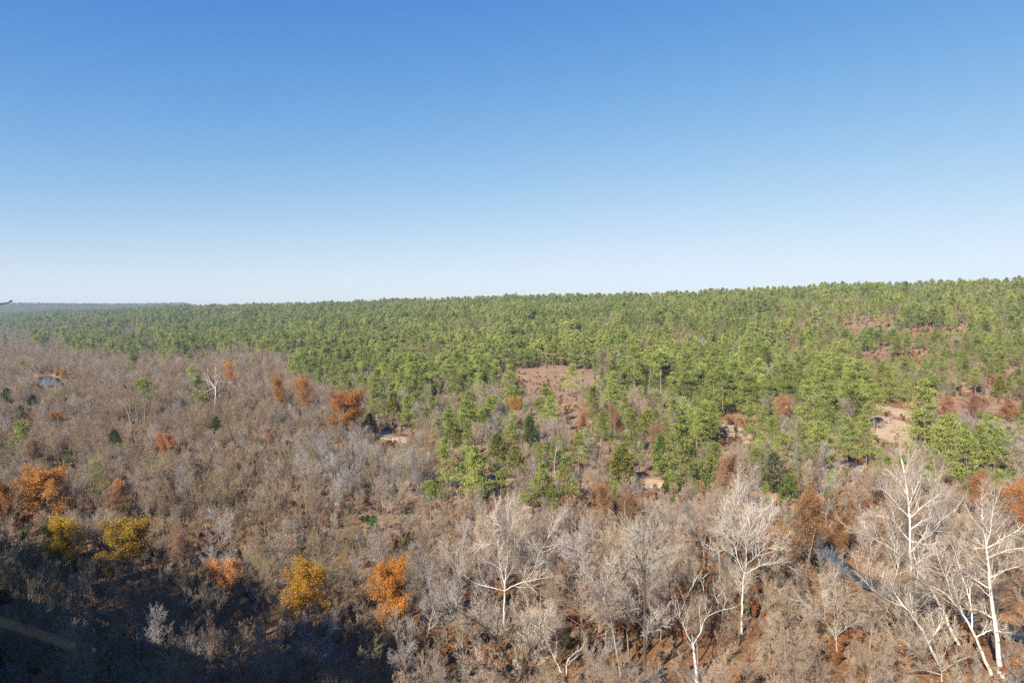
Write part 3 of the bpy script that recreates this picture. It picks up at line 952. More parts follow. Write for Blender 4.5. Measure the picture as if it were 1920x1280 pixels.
# crown box in the picture: x centre, top, base, width; colour; label; landmark phrase
AUTUMN = [
 (95, 880, 1000, 110, OR, 0, 'broad orange oak at the left edge above the yellow trees', 'the broad orange oak'),
 (10, 905, 1010, 50, RU, 1, 'dull orange tree cut by the left edge of the photograph', None),
 (222, 905, 990, 55, OR, 2, 'thin upright orange tree right of the broad orange oak', 'the thin upright orange tree'),
 (118, 978, 1085, 90, YE, 0, 'bright yellow tree at the edge of the shadow on the left', 'the bright yellow tree'),
 (222, 972, 1085, 112, OL, 0, 'olive yellow tree right of the bright yellow tree', 'the olive yellow tree'),
 (340, 992, 1085, 70, SAL, 2, 'faded salmon tree right of the olive yellow tree', 'the faded salmon tree'),
 (427, 1045, 1130, 62, (.46, .19, .07), 1, 'small pale orange tree glowing at the shadow edge', 'the small pale orange tree'),
 (577, 1062, 1195, 108, (.36, .17, .02), 0, 'deep golden tree half in shade near the bottom', 'the deep golden tree'),
 (718, 1056, 1205, 100, (.46, .17, .03), 0, 'tall golden orange tree with sunlit top left of the wide sycamore', 'the tall golden orange tree'),
 (640, 735, 822, 92, (.40, .155, .035), 0, 'big rust orange sycamore at the river bend in the middle left', 'the big rust orange tree'),
 (522, 706, 785, 46, OR, 2, 'orange-topped tree left of the big rust orange tree', 'the orange-topped tree'),
 (566, 708, 788, 52, RU, 2, 'thinly leaved orange tree between the orange-topped tree and the big rust tree', None),
 (317, 812, 868, 42, (.36, .14, .06), 1, 'small red-orange tree in the open bare woods', 'the small red-orange tree'),
 (428, 678, 735, 30, OR, 2, 'small orange tree right behind the bleached dead tree', None),
 (110, 772, 800, 26, OR, 1, 'low orange bush-like tree far left in the bare woods', 'the low orange bush-like tree'),
 (120, 690, 720, 28, RU, 2, 'orange bush-like tree beside the left pond', None),
 (60, 820, 885, 44, SAL, 2, 'faded pinkish tree near the left edge in bare woods', None),
 (505, 800, 850, 34, SAL, 2, 'faint salmon tree in the bare woods left of the grey river trees', None),
 (1512, 918, 1085, 100, (.33, .155, .06), 2, 'large rust oak behind the river between white sycamores', 'the large rust oak'),
 (1455, 985, 1100, 70, (.33, .15, .05), 2, 'thin rust oak left of the large rust oak', None),
 (1580, 965, 1070, 60, (.35, .15, .045), 2, 'thin rust oak right of the large rust oak', None),
 (1900, 905, 1030, 70, (.40, .15, .05), 2, 'rust oak behind the straight sycamore at the right edge', 'the rust oak at the right edge'),
 (1832, 890, 990, 40, (.40, .14, .05), 2, 'thin rust tree left of the straight sycamore top', None),
 (1360, 852, 940, 40, (.40, .20, .11), 1, 'narrow salmon oak above the fan-crowned sycamore', 'the narrow salmon oak'),
 (1155, 762, 835, 34, (.36, .17, .10), 1, 'pinkish brown oak among the middle pines', 'the pinkish brown oak'),
 (1228, 795, 870, 36, (.34, .16, .08), 2, 'brown-leaved oak left of the big bright pine', None),
 (968, 745, 785, 26, OR, 1, 'small orange oak under the broad cone-shaped pine', None),
 (1090, 770, 825, 34, (.36, .15, .07), 2, 'small russet oak at the edge of the middle clearing', None),
 (1130, 905, 985, 60, (.33, .15, .06), 2, 'russet thin oak below the middle pines', None),
 (1180, 925, 1010, 50, (.32, .15, .07), 2, 'russet thin oak left of the sandy bank', None),
 (1470, 745, 800, 44, (.36, .15, .07), 2, 'russet oak in the gap among right-hand pines', None),
 (1775, 745, 795, 56, (.38, .15, .07), 2, 'russet oak right of the tallest pine on the slope', None),
 (1830, 742, 790, 56, (.38, .16, .08), 2, 'wide russet oak on the open right slope', None),
 (1890, 752, 800, 50, (.37, .15, .07), 2, 'russet oak at the right edge of the open slope', None),
]
LH = [11, 9, 11]
LW = [7.6, 6.6, 6.8]
for cx, top, base, w, colr, k, label, phrase in AUTUMN:
    colr = (colr[0] * 1.12, colr[1] * 1.32, colr[2] * 1.5)
    g = ground_at(cx, base)
    dep = project(g)[2]
    ht = (base - top) / FOC * dep
    ht = max(ht, 3.0)
    wd = w / FOC * dep
    A, B, L = LEAFY_M[k]
    o = put_tree('autumn_tree', [('trunk', A, C_BARK), ('twigs', B, (.2, .15, .11)), ('crown', L, colr)], g, ht, LH[k] * 1.0, np.clip(wd / (LW[k] * ht / LH[k]), .7, 1.7))
    tag(o, label, 'tree', 'trees in autumn colour')
    THINGS.append((o, phrase, cx, top + .35 * (base - top)))

PINES = [  # x, top, base, shape, label, landmark
 (272, 710, 798, 3, 'lone pine with bare lower trunk standing in the left bare woods', 'the lone pine'),
 (38, 676, 712, 3, 'round-topped dark pine left of the pond', 'the dark pine by the pond'),
 (890, 836, 945, 2, 'wide bright green pine at the river bend, right one of a pair', 'the wide bright pine at the river bend'),
 (838, 818, 925, 0, 'upright bright green pine at the river bend, left one of a pair', None),
 (1064, 852, 962, 1, 'rounded green pine with bare trunk below the middle cedars', 'the rounded pine below the cedars'),
 (1036, 905, 965, 4, 'low young pine at the left foot of the rounded pine', None),
 (1272, 780, 918, 2, 'big bright pine with dense crown above the sandy bank', 'the big bright pine'),
 (956, 684, 768, 4, 'broad cone-shaped pine beside the middle clearing', 'the broad cone-shaped pine'),
 (1070, 680, 742, 0, 'solitary pine standing inside the middle clearing', 'the solitary pine in the clearing'),
 (1735, 714, 868, 2, 'tallest layered pine right of the sandy slope', 'the tallest layered pine'),
 (1815, 802, 915, 0, 'flat-topped pine with pale trunk below the right slope', 'the flat-topped pine'),
 (1862, 800, 905, 1, 'pine right of the flat-topped pine', None),
 (1770, 770, 880, 0, 'pine pressed against the tallest layered pine', None),
 (1180, 765, 848, 2, 'dense pine left of the brown-leaved oak', 'the dense middle pine'),
 (1190, 650, 745, 1, 'tall dark pine in the grove above the middle clearing', 'the tall dark pine grove'),
 (1215, 648, 750, 3, 'tall pine with bare trunk, inner one of the dark grove', None),
 (1240, 655, 752, 3, 'tall pine with bare trunk at the right of the dark grove', None),
 (1300, 690, 762, 3, 'bare-trunked pine right of the dark grove', None),
 (1340, 660, 775, 2, 'heavy crowned pine with black shade on its right', 'the heavy crowned pine'),
 (1355, 672, 780, 0, 'pine leaning into the heavy crowned pine', None),
 (1410, 750, 830, 0, 'round yellow-green pine above the sand patch', 'the round pine above the sand patch'),
 (1510, 712, 810, 2, 'dense domed pine in the middle of the right-hand grove', 'the dense domed pine'),
 (1550, 718, 812, 4, 'domed pine to the right of the dense domed pine', None),
 (1625, 775, 875, 0, 'dark pine just left of the sandy slope', 'the dark pine by the sandy slope'),
 (1640, 720, 812, 1, 'open pine above the left rim of the sandy slope', None),
 (1590, 800, 885, 1, 'pine in front of the right-hand grove', None),
 (1850, 655, 712, 2, 'dark spreading pine high on the open slope', 'the dark spreading pine on the slope'),
 (1800, 655, 715, 0, 'pine left of the dark spreading pine on the slope', None),
 (1110, 722, 800, 0, 'green pine right of the middle clearing', None),
 (1140, 715, 790, 1, 'second green pine right of the middle clearing', None),
 (1125, 770, 850, 1, 'slim pine left of the pinkish brown oak', None),
 (1085, 808, 880, 0, 'young pine left of the dense middle pine', None),
 (1005, 748, 800, 3, 'small round-headed pine on a thin trunk in the middle', None),
 (1305, 765, 850, 1, 'pine right behind the big bright pine', None),
 (645, 694, 745, 4, 'rounded pine behind the big rust orange tree', None),
 (625, 680, 735, 2, 'dark pine left of the rounded pine behind the rust tree', None),
 (850, 685, 752, 2, 'bright pine at the front of the hillside forest, left part', None),
 (735, 675, 735, 0, 'bright pine where the hillside forest meets the grey woods', None),
]
for cx, top, base, k, label, phrase in PINES:
    g = ground_at(cx, base)
    dep = project(g)[2]
    ht = (base - top) / FOC * dep
    o = put_tree('pine_tree', [('trunk', PINE_M[k][0], C_PBARK), ('crown', PINE_M[k][1], tuple(np.array(C_PINE) * rng.uniform(.9, 1.2)))], g, ht, 14.0, rng.uniform(1.1, 1.4))
    tag(o, label, 'tree', 'pine trees')
    THINGS.append((o, phrase, cx, top + .35 * (base - top)))

CEDARS = [
 (845, 785, 838, 1, C_CEDAR, 'dark yellow-green cedar above the upright river pine', 'the dark yellow-green cedar'),
 (735, 735, 790, 2, C_CEDAR, 'slim yellowish cedar right of the big rust orange tree', None),
 (692, 775, 810, 1, (.05, .07, .025), 'dark cedar tucked beside the big rust orange tree', None),
 (970, 835, 895, 1, C_CEDAR, 'olive cedar in the middle behind the rounded pine', 'the olive cedar'),
 (932, 812, 875, 1, (.11, .12, .03), 'yellow-olive cedar left of the olive cedar', None),
 (995, 780, 850, 2, (.07, .09, .03), 'dark narrow cedar with grey tree beside it', None),
 (1165, 840, 915, 1, (.12, .12, .025), 'yellow-olive cedar left of the big bright pine', None),
 (1238, 815, 885, 2, (.08, .11, .025), 'columnar cedar touching the big bright pine', None),
 (1328, 852, 915, 1, (.13, .14, .04), 'dark cedar right of the big bright pine', None),
 (1450, 848, 922, 1, (.115, .115, .055), 'grey-olive cedar above the large rust oak', 'the grey-olive cedar'),
 (1215, 768, 815, 1, (.12, .12, .025), 'small yellow cedar beside the dense middle pine', None),
 (215, 806, 838, 1, (.035, .055, .02), 'dark green cedar in the open bare woods on the left', 'the dark green cedar'),
 (62, 740, 768, 1, (.05, .07, .025), 'small dark cedar below the pond', None),
 (40, 760, 795, 2, (.08, .10, .05), 'small grey-green cedar near the left edge', None),
 (12, 728, 765, 1, (.06, .08, .025), 'wide cedar cut by the left edge below the pond', None),
 (700, 966, 1000, 1, (.07, .13, .02), 'bright green small cedar alone among grey trees', 'the bright green small cedar'),
 (1555, 908, 960, 2, (.06, .09, .03), 'small cedar behind the twisted grey tree', None),
 (130, 845, 885, 2, (.10, .12, .03), 'narrow yellow-green cedar left of the dark green cedar', None),
 (405, 780, 812, 1, (.07, .075, .03), 'low olive cedar below the bleached dead tree', None),
 (1875, 705, 745, 1, (.14, .12, .03), 'yellow-brown cedar on the open right slope', None),
 (1810, 888, 925, 1, (.14, .16, .02), 'yellow-green bush-like cedar at the foot of the flat-topped pine', None),
 (1480, 890, 945, 1, (.09, .12, .03), 'green cedar just right of the grey-olive cedar', None),
]
for cx, top, base, k, colr, label, phrase in CEDARS:
    colr = tuple(min(v * 1.45, .2) for v in colr)
    g = ground_at(cx, base)
    ht = (base - top) / FOC * project(g)[2]
    o = put_tree('cedar_tree', [('trunk', CEDAR_M[k][0], C_BARK), ('crown', CEDAR_M[k][1], colr)], g, ht, 6.0, rng.uniform(.9, 1.15))
    tag(o, label, 'tree', 'cedar trees')
    THINGS.append((o, phrase, cx, top + .5 * (base - top)))

VIEWS = []
def view(cx, top, base, w, vis=.7):
    g = ground_at(cx, base)
    VIEWS.append((cx, w / 2, top + vis * (base - top), project(g)[2]))
for q in AUTUMN: view(q[0], q[1], q[2], q[3], .62)
for q in PINES: view(q[0], q[1], q[2], (q[2] - q[1]) * .45, .75)
for q in CEDARS: view(q[0], q[1], q[2], (q[2] - q[1]) * .6, .7)
view(405, 690, 755, 40, .9); view(240, 750, 800, 50, .9); view(1041, 832, 892, 14, .9)
view(90, 698, 727, 46, 1.0); view(1598, 1050, 1100, 24, .9); view(1632, 583, 620, 90, .85); view(1755, 600, 628, 110, .8); view(1025, 680, 722, 180, .95); view(1830, 735, 772, 150, .8); view(1680, 645, 672, 110, .8); view(1668, 755, 845, 60, .95); view(1385, 800, 830, 60, .95); view(735, 805, 835, 70, .95); view(1235, 895, 935, 40, .9)
view(1600, 868, 880, 60, .9)
def clear(cx, w, line, base):
    VIEWS.append((cx, w / 2, line, project(ground_at(cx, base))[2]))
clear(1674, 46, 838, 762); clear(1385, 50, 830, 798); clear(735, 56, 838, 806); clear(1234, 26, 930, 893); clear(90, 40, 725, 703); 
clear(960, 200, 1250, 1278); clear(945, 110, 1140, 1170); clear(1290, 100, 1245, 1278); clear(1205, 70, 1245, 1278); clear(1395, 110, 1120, 1185); clear(1700, 200, 1195, 1240); clear(1866, 70, 1262, 1262)
clear(1705, 90, 1060, 1140); clear(1568, 110, 1190, 1225); clear(1765, 130, 1268, 1272); clear(1550, 80, 955, 995)

HANDMADE = np.array([[o.location.x, o.location.y] for o, *_ in THINGS])

# ------------------------------------------------------------------ THE WOODS
def candidates(y0, y1, c, amax=.84):
    xs = np.arange(-amax * y1, amax * y1, c); ys = np.arange(y0, y1, c)
    X, Y = np.meshgrid(xs, ys)
    X = X + rng.uniform(-.48, .48, X.shape) * c; Y = Y + rng.uniform(-.48, .48, Y.shape) * c
    X, Y = X.ravel(), Y.ravel()
    k = (np.abs(X) < amax * Y + 12)
    X, Y = X[k], Y[k]
    t = np.interp(X / np.maximum(Y, 60), KA, KT)
    k = Y < t * 1.04 + 60
    return X[k], Y[k]

PROB = {  # pine, bare
 'P': (.56, .08), 'q': (.24, .16), 'p': (.32, .34), 'B': (.004, .70), 'b': (.10, .42), 'C': (.010, .10), 'c': (.07, .10),
 'D': (.17, .34), 'S': (.02, .03), 'G': (.0, .62), 'R': (.0, .86), 'K': (.0, .75)}
near = candidates(58, 620, 4.7)
mid = candidates(620, 1250, 5.6)
far = candidates(1250, 3000, 8.2)
X = np.concatenate([near[0], mid[0], far[0]]); Y = np.concatenate([near[1], mid[1], far[1]])
Z = terrain(X, Y)
d_r, _ = seg_dist(X, Y, RIVER)
d_e, s_e = seg_dist(X, Y, EDGE)
px, py, dep = project(np.stack([X, Y, Z + 7.0], 1))
zn = zone_at(px, py)
u = rng.random(len(X))
pp = np.array([PROB[z][0] for z in zn]); pb = np.array([PROB[z][1] for z in zn])
patch = N1(X / 38 + 50, Y / 38)                       # bare patches inside the pine forest
pinez = np.isin(zn, ['P'])
patch = patch + .40 * np.clip(X / np.maximum(Y, 1) - .05, 0, .6) + .25 * N2(X / 16, Y / 16)
pp = np.where(pinez, pp * np.interp(X / np.maximum(Y, 1), [-.2, .2, .5], [1.0, .78, .60]), pp)
pp = np.where(pinez & (patch > .22), .17, pp); pb = np.where(pinez & (patch > .22), .26, pb)
is_p = u < pp
is_b = (~is_p) & (u < pp + pb)
ok = (d_r > 3.8) & (pond_e(X, Y) > 1.35) & ~((d_e * -s_e < 14))
sandk = np.zeros(len(X), bool)
for (sx, sy), rx, ry in SAND:
    g = ground_at(sx, sy)
    sandk |= np.hypot((X - g[0]) / rx, (Y - g[1]) / ry) < 1.15
ok &= ~sandk
nd = np.full(len(X), 99.0)
nk = Y < 700
nd[nk] = np.sqrt(((X[nk, None] - HANDMADE[None, :, 0]) ** 2 + (Y[nk, None] - HANDMADE[None, :, 1]) ** 2).min(1))
ok &= nd > 3.2
hb = rng.uniform(.72, 1.18, len(X)) * np.where(np.isin(zn, ['K']), 10.5, np.where(np.isin(zn, ['B']), 11.0, np.where(np.isin(zn, ['R']), 11.0, np.where(np.isin(zn, ['C', 'c']), 4.5, 12.5))))
hb = hb * (1 + .55 * N2(X / 34 + 60, Y / 34))
hb = np.where(np.isin(zn, ['B', 'K', 'R']) & (rng.random(len(X)) < .32), hb * .55, hb)
hb = np.where((zn == 'R') & (rng.random(len(X)) < .10), hb * 1.5, hb)
hp = rng.uniform(.55, 1.2, len(X)) * (1 + .45 * N2(X / 55 + 30, Y / 55)) * np.where(np.isin(zn, ['c', 'q']), 14.0, np.where(zn == 'D', 15.0, 18.5))
tint = np.where(np.isin(zn, ['R', 'D', 'b', 'C', 'c']), 1, np.where((zn == 'G') & (rng.random(len(X)) < .7), 2, 0))
tint = np.where((tint == 0) & (rng.random(len(X)) < .14), 2, tint)
tint = np.where((tint == 0) & (rng.random(len(X)) < .30), 3, tint)
tint = np.where((tint == 1) & (rng.random(len(X)) < .22), 2, tint)
TINTS = [C_MAUVE, C_TAN, C_GREY, (.235, .185, .105)]
TNAME = ['brownish', 'tan', 'grey', 'olive-brown']

for cx, hw, line, vd in VIEWS:
    m = (dep < vd - 1) & (np.abs(px - cx) < hw + 2.2 / dep * FOC)
    # height whose top just reaches the line
    yy = (640 - line) / FOC
    zmax = CAMZ + Y * (yy * cp - sp) / (cp + yy * sp)
    lim = np.maximum(zmax - Z, 0)
    hb = np.where(m, np.minimum(hb, lim), hb); hp = np.where(m, np.minimum(hp, lim), hp)
ok &= np.where(is_p, hp, hb) > 2.6
inside = (px > 10) & (px < 1910) & (py < 1260)
def pick(mask, h, n):
    idx = np.nonzero(mask & ok & inside)[0]
    return idx[np.argsort(-h[idx] / dep[idx])][:n]

bare_ind = pick(is_b, hb, 262)
pine_ind = pick(is_p, hp, 262)
done = np.zeros(len(X), bool)
done[bare_ind] = True; done[pine_ind] = True
MASS = []      # individuals awaiting a label
for i in bare_ind:
    k = int(rng.integers(len(BARE_M)))
    o = put_tree('bare_tree', [('trunk', BARE_M[k][0], tuple(np.array(C_BARK) * rng.uniform(.8, 1.5))), ('crown', BARE_M[k][1], tuple(np.array(TINTS[tint[i]]) * rng.uniform(.85, 1.2)))],
                 (X[i], Y[i], Z[i] - .1), hb[i], BARE_H[k], rng.uniform(.9, 1.2))
    q = project(np.array([X[i], Y[i], Z[i] + hb[i] * .6]))
    MASS.append((o, 'bare tree', TNAME[tint[i]], hb[i], float(q[0]), float(q[1]), 'bare grey and brown trees'))
for i in pine_ind:
    k = int(rng.choice(5, p=[.26, .22, .24, .12, .16]))
    o = put_tree('pine_tree', [('trunk', PINE_M[k][0], C_PBARK), ('crown', PINE_M[k][1], tuple(np.array(C_PINE) * rng.uniform(.85, 1.2)))],
                 (X[i], Y[i], Z[i] - .1), hp[i], 14.0, rng.uniform(1.0, 1.4))
    q = project(np.array([X[i], Y[i], Z[i] + hp[i] * .65]))
    MASS.append((o, 'pine', 'green', hp[i], float(q[0]), float(q[1]), 'pine trees'))

def rots(n):
    return np.stack([rng.normal(0, .03, n), rng.normal(0, .03, n), rng.uniform(0, 6.283, n)], 1)

# the rest of the woods, too many to count
items = [(A, B, [I_TWIG], M_BARK_B) for A, B, _ in BARE + BARE_FAR]
bc = proto_collection('bare_wood', items)
b = np.nonzero(is_b & ok & ~done)[0]
nearb = dep[b] < 420
nB, nF = len(BARE), len(BARE_FAR)
kk = np.where(nearb, rng.integers(0, nB, len(b)), rng.integers(0, nF, len(b)))
idx = np.where(nearb, kk, nB + kk)
href = np.where(nearb, np.array(BARE_H)[np.minimum(kk, nB - 1)], 12.0)
s = hb[b] / href
w = s * rng.uniform(.9, 1.25, len(b))
scatter('bare_woods', bc, np.stack([X[b], Y[b], Z[b] - .1], 1), rots(len(b)), np.stack([w, w, s], 1), idx, np.array(TINTS)[tint[b]],
        'mass of leafless grey and brown woods filling the valley beyond the nearest trees', 'woods')
pc = proto_collection('pine_wood', [(A, B, [I_NEEDLE, M_BARK_P], M_BARK_P) for A, B in PINE + PINE_FAR])
b = np.nonzero(is_p & ok & ~done)[0]
nearb = dep[b] < 520
kk = np.where(nearb, rng.integers(0, 5, len(b)), 5 + rng.integers(0, 4, len(b)))
s = hp[b] / 14.0
w = s * rng.uniform(1.0, 1.5, len(b)) * np.where(dep[b] > 1250, 1.2, 1.0)
P = np.stack([X[b], Y[b], Z[b] - .1], 1)
# unseen pines added on the left bluff terrace to shade the near left woods
tx, ty = [], []
for (x0, y0), (x1, y1) in zip(EDGE[7:11], EDGE[8:12]):
    ln = math.hypot(x1 - x0, y1 - y0)
    nx_, ny_ = (y1 - y0) / ln, -(x1 - x0) / ln
    for q in range(int(ln / 1.45)):
        f = rng.random(); o_ = rng.uniform(-16, -3)
        tx.append(x0 + (x1 - x0) * f - nx_ * o_ * -1); ty.append(y0 + (y1 - y0) * f - ny_ * o_ * -1)
tx, ty = np.array(tx), np.array(ty)
tz = terrain(tx, ty)
tk = (tz > 30) & (tx < -.86 * ty - 6)
P = np.concatenate([P, np.stack([tx, ty, tz], 1)[tk]])
q = rng.uniform(.75, 1.3, tk.sum())
s = np.concatenate([s, q]); w = np.concatenate([w, q * 1.3]); kk = np.concatenate([kk, rng.integers(0, 5, tk.sum())])
print('terrace pines', tk.sum(), tz.min(), tz.max())
# the far ridge
fx, fy = rng.uniform(-4600, -1800, 9000), rng.uniform(3700, 5300, 9000)
kf = (fx / fy < -.40) & (fx / fy > -.85)
fx, fy = fx[kf], fy[kf]
P = np.concatenate([P, np.stack([fx, fy, terrain(fx, fy)], 1)])
s = np.concatenate([s, rng.uniform(.8, 1.2, len(fx))]); w = np.concatenate([w, rng.uniform(1.6, 2.4, len(fx))])
kk = np.concatenate([kk, 5 + rng.integers(0, 4, len(fx))])
scatter('pine_forest', pc, P, rots(len(P)), np.stack([w, w, s], 1), kk, np.array(C_PINE)[None] * (1 + np.array([.55, .35, .4])[None] * (N1(P[:, 0] / 30, P[:, 1] / 30 + 40) + N3(P[:, 0] / 7, P[:, 1] / 7) * .8)[:, None]), 'dense green pine forest covering the long far hillside', 'forest')
print('trees', len(b), 'ridge', len(fx))

# ------------------------------------------------------------------ UNDERGROWTH (stuff)
def leaf_shrub(seed):
    A, B, tips = bare_tree(seed, H=2.4, crown_base=.1, limbs=10, spread=40, multi=3, lv3=3, lv4=0, twig_r=.009, up=.15)
    r = np.random.default_rng(seed)
    return A, Geo().add(*leaves(r, tips, 3, .09, .08, .4))
def tussock(seed):
    r = np.random.default_rng(seed)
    n = 90
    c = np.concatenate([r.normal(0, .35, (n, 2)), np.zeros((n, 1))], 1)
    return Geo().add(*tufts(r, c, np.tile(UP, (n, 1)), 2, .8, .012, .35))
LS = [leaf_shrub(600), leaf_shrub(601)]
TS = [tussock(700), tussock(701)]
SH = [(A, B, [I_TWIG], M_BARK_B) for A, B, _ in SHRUB] + [(A, B, [I_LEAF], M_BARK_B) for A, B in LS]
SH += [(Geo().add(*tubes(np.array([[[0, 0, 0], [0, 0, .1]]]), np.array([[.02, .01]]), 3)), g, [I_TWIG], M_BARK_B) for g in TS]
BCOL = np.array([C_MAUVE, C_TAN, C_GREY, (.30, .135, .06), (.12, .125, .045), (.33, .19, .095), (.40, .29, .165)])
shc = proto_collection('undergrowth', SH)
# indices: 0-2 twigs, 3-4 leafy, 5-6 grass
def brush(y0, y1, c, keep):
    X, Y = candidates(y0, y1, c)
    Z = terrain(X, Y)
    px, py, dep = project(np.stack([X, Y, Z + 1.0], 1))
    zn = zone_at(px, py)
    d, _ = seg_dist(X, Y, RIVER)
    de, se = seg_dist(X, Y, EDGE)
    k = (d > 4.0) & (pond_e(X, Y) > 1.3) & (rng.random(len(X)) < keep) & ~(de * -se < 8)
    sd = np.zeros(len(X), bool)
    for (sx, sy), rx, ry in SAND:
        g = ground_at(sx, sy)
        sd |= np.hypot((X - g[0]) / rx, (Y - g[1]) / ry) < .95
    k &= ~(sd & (rng.random(len(X)) < .84))
    k &= ~((zn == 'P') & (Y > 500))
    k &= (N2(X / 8 + 5, Y / 8) + N3(X / 21, Y / 21) + rng.normal(0, .22, len(X))) > np.where(np.isin(zn, list('CcqbD')), -.12, np.where(zn == 'R', -.45, -.75))
    X, Y, Z, zn = X[k], Y[k], Z[k], zn[k]
    u = rng.random(len(X))
    T = {'B': [.62, .12, .10, .06, .07, .03], 'K': [.5, .2, .25, .02, .03, 0], 'R': [.10, .42, .08, .22, .05, .13], 'G': [.2, .3, .35, .1, .05, 0],
         'C': [.22, .30, .0, .20, .06, .22]}
    cls = np.zeros(len(X), int)
    for z in np.unique(zn):
        t = np.array(T.get(str(z), [.12, .28, .05, .27, .08, .20])); t = t / t.sum()
        m = zn == z
        cls[m] = np.searchsorted(np.cumsum(t)[:-1], u[m])
    idx = np.where(cls < 3, rng.integers(0, 3, len(X)), 3 + rng.integers(0, 2, len(X)))
    gr = (rng.random(len(X)) < np.where(np.isin(zn, list('CcDqb')), .38, .08))
    idx = np.where(gr, 5 + rng.integers(0, 2, len(X)), idx)
    cls = np.where(gr, 6, cls)
    s = rng.uniform(.35, 1.2, len(X)) ** 1.3 * 1.2 * np.where(gr, 1.0, np.where(np.isin(zn, list('BKG')), 1.15, .8))
    return np.stack([X, Y, Z - .05], 1), idx, s, BCOL[cls]
BR = [brush(60, 260, 1.9, .85), brush(260, 520, 2.6, .85), brush(520, 1150, 3.8, .8)]
P = np.concatenate([q[0] for q in BR]); idx = np.concatenate([q[1] for q in BR]); s = np.concatenate([q[2] for q in BR])
wv = s * rng.uniform(.9, 1.5, len(s))
scatter('undergrowth', shc, P, rots(len(P)), np.stack([wv, wv, s], 1), idx, np.concatenate([q[3] for q in BR]), 'brown twiggy brush, saplings and dry grass covering the valley floor', 'brush')
print('brush', len(P))

# ------------------------------------------------------------------ small things
def log(px, py, L, ang, r0, colr, label):
    g = ground_at(px, py)
    r = np.random.default_rng(int(px))
    d = np.array([[math.cos(ang), math.sin(ang), .04]])
    P0, R0 = grow(r, np.array([[0, 0, r0 * .8]]), d, np.array([L]), np.array([r0]), np.array([r0 * .45]), 8, .07, 0)
    o = new_obj('fallen_log', None, loc=g)
    new_obj('trunk', Geo().add(*tubes(P0, R0, 7)).mesh('fallen_log', [M_WHITE]), o, color=colr)
    s, dd, LL, rr = spawn(r, P0, R0, 3, .4, .95, (50, 10), .22, .5, .15)
    for k in range(3):
        Pk, Rk = grow(r, s[k:k + 1], dd[k:k + 1], LL[k:k + 1], rr[k:k + 1], rr[k:k + 1] * .3, 4, .1, .05)
        new_obj('branch', Geo().add(*tubes(Pk, Rk, 5)).mesh('fallen_branch', [M_WHITE]), o, color=colr)
    tag(o, label, 'log')
log(788, 842, 8, .35, .3, (.55, .50, .44), 'pale curved log lying on the brown bank right of the river bend')
log(712, 822, 7, -.5, .3, (.62, .55, .45), 'pale log on the sandy ledge at the river bend')
log(1215, 690 + 85, 7, .4, .25, (.42, .37, .32), 'grey log lying below the dark pine grove')

# bluff-top tree out of frame whose branch tip reaches into the left edge
def bluff_tree():
    base = np.array([-7.6, 5.0, 0]); base[2] = float(terrain(base[0], base[1])) if terrain(base[0], base[1]) > 40 else 49
    o = new_obj('bluff_tree', None, loc=base)
    tag(o, 'dark twig tip reaching in from the left edge at the horizon', 'tree')
    r = np.random.default_rng(5)
    tr = [base, base + [0.1, 0, 1.2], base + [0.25, .1, 2.4]]
    T = smooth_line(tr, 8)
    new_obj('trunk', Geo().add(*tubes((T - base)[None], np.linspace(.09, .05, 8)[None], 6)).mesh('bluff_trunk', [M_BARK]), o, color=(.1, .08, .065))
    tip = at_depth(19, 566, 6.2)
    mid_ = at_depth(-60, 575, 6.0)
    L = smooth_line([T[4], .5 * (T[4] + mid_) + np.array([0, 0, -.05]), mid_, at_depth(0, 571, 6.15), at_depth(10, 570, 6.18), tip], 70)
    b = new_obj('branch', Geo().add(*tubes((L - base)[None], np.linspace(.025, .0045, 70)[None], 5)).mesh('bluff_branch', [M_BARK]), o, color=(.06, .05, .045))
    bud = np.array([[tip - base - [.012, 0, .004], tip - base + [.006, 0, .006], tip - base + [.022, 0, .016]]])
    new_obj('bud', Geo().add(*tubes(bud, np.array([[.004, .011, .002]]), 6)).mesh('bud', [M_BARK]), b, color=(.05, .04, .035))
bluff_tree()
# dry stem close to the lens, out of focus
def stem():
    p = [np.array([-.62, .30, float(terrain(-.62, .30))]), at_depth(-140, 1120, .50), at_depth(0, 1163, .50), at_depth(70, 1187, .51), at_depth(140, 1212, .52)]
    base = p[0]
    L = smooth_line(p, 160)
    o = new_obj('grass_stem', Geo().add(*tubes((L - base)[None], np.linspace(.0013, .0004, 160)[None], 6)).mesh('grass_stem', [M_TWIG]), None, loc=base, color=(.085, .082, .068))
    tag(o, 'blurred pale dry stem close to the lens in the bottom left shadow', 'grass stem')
stem()

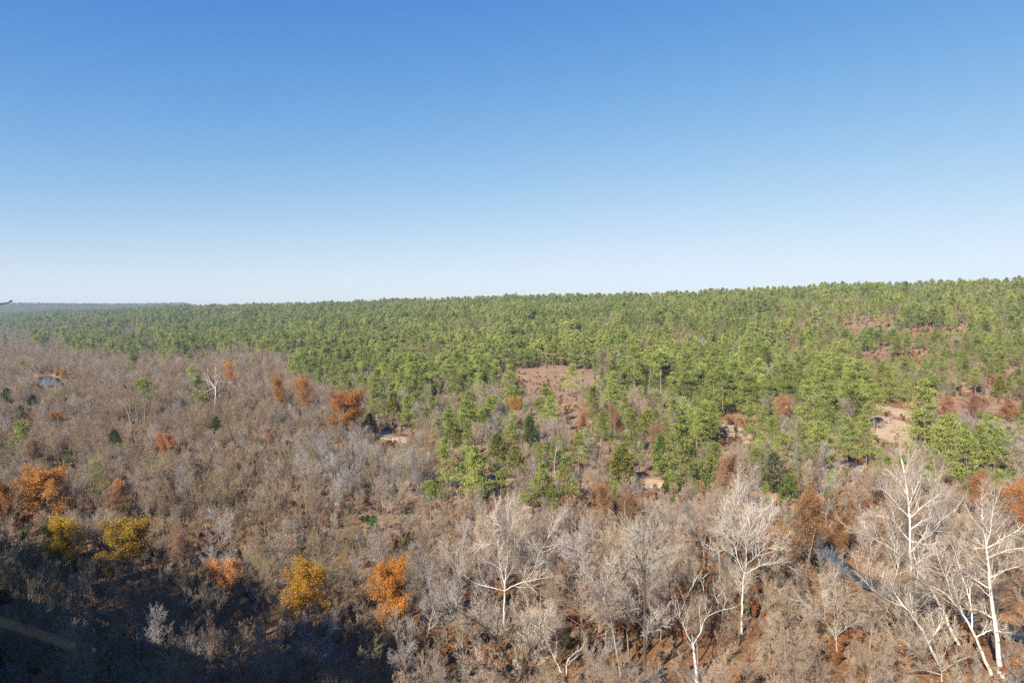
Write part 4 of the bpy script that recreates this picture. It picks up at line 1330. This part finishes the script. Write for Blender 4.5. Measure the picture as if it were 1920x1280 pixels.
# ------------------------------------------------------------------ labels that single out each tree of the mass
LMK = [(ph, x, y) for _, ph, x, y in THINGS if ph]
TENS = ['', 'tenth', 'twentieth', 'thirtieth', 'fortieth', 'fiftieth']
ONES = ['', 'first', 'second', 'third', 'fourth', 'fifth', 'sixth', 'seventh', 'eighth', 'ninth', 'tenth', 'eleventh', 'twelfth', 'thirteenth', 'fourteenth', 'fifteenth', 'sixteenth', 'seventeenth', 'eighteenth', 'nineteenth']
def ordinal(n):
    return ONES[n] if n < 20 else (TENS[n // 10] if n % 10 == 0 else ['', '', 'twenty', 'thirty', 'forty', 'fifty'][n // 10] + '-' + ONES[n % 10])
groups = {}
for rec in MASS:
    o, kind, tn, h, x, y, grp = rec
    ph, lx, ly = min(LMK, key=lambda q: math.hypot(q[1] - x, (q[2] - y) * 1.3))
    dx, dy = x - lx, y - ly
    if abs(dx) > abs(dy) * 1.1:
        rel = 'left of' if dx < 0 else 'right of'
    else:
        rel = 'above' if dy < 0 else 'below'
    size = 'tall' if h > (12.5 if kind == 'bare tree' else 14.5) else ('small' if h < (8 if kind == 'bare tree' else 11) else 'mid-sized')
    groups.setdefault((size, tn, kind, rel, ph), []).append(rec)
for (size, tn, kind, rel, ph), recs in groups.items():
    recs.sort(key=lambda q: q[4])
    for k, rec in enumerate(recs):
        lab = '%s %s %s %s %s' % (size, tn, kind, rel, ph)
        if len(recs) > 1:
            lab += ', ' + ('leftmost' if k == 0 else 'rightmost' if k == len(recs) - 1 else ordinal(k + 1) + ' from left')
        tag(rec[0], lab, 'tree', rec[6])

# ------------------------------------------------------------------ haze
def haze():
    v = [(-15000, -15000, -6), (15000, -15000, -6), (15000, 15000, -6), (-15000, 15000, -6),
         (-15000, -15000, 160), (15000, -15000, 160), (15000, 15000, 160), (-15000, 15000, 160)]
    f = [(0, 3, 2, 1), (4, 5, 6, 7), (0, 1, 5, 4), (1, 2, 6, 5), (2, 3, 7, 6), (3, 0, 4, 7)]
    m, n, l = new_mat('haze')
    out = n.new('ShaderNodeOutputMaterial')
    pv = n.new('ShaderNodeVolumePrincipled')
    pv.inputs['Color'].default_value = (.66, .80, 1, 1)
    pv.inputs['Density'].default_value = HAZE
    pv.inputs['Anisotropy'].default_value = 0.2
    l.new(pv.outputs[0], out.inputs['Volume'])
    o = new_obj('haze', Geo().add(v, f).mesh('haze', [m]))
    tag(o, 'thin pale blue air over the whole valley', 'haze', kind='stuff')
if HAZE > 0:
    haze()
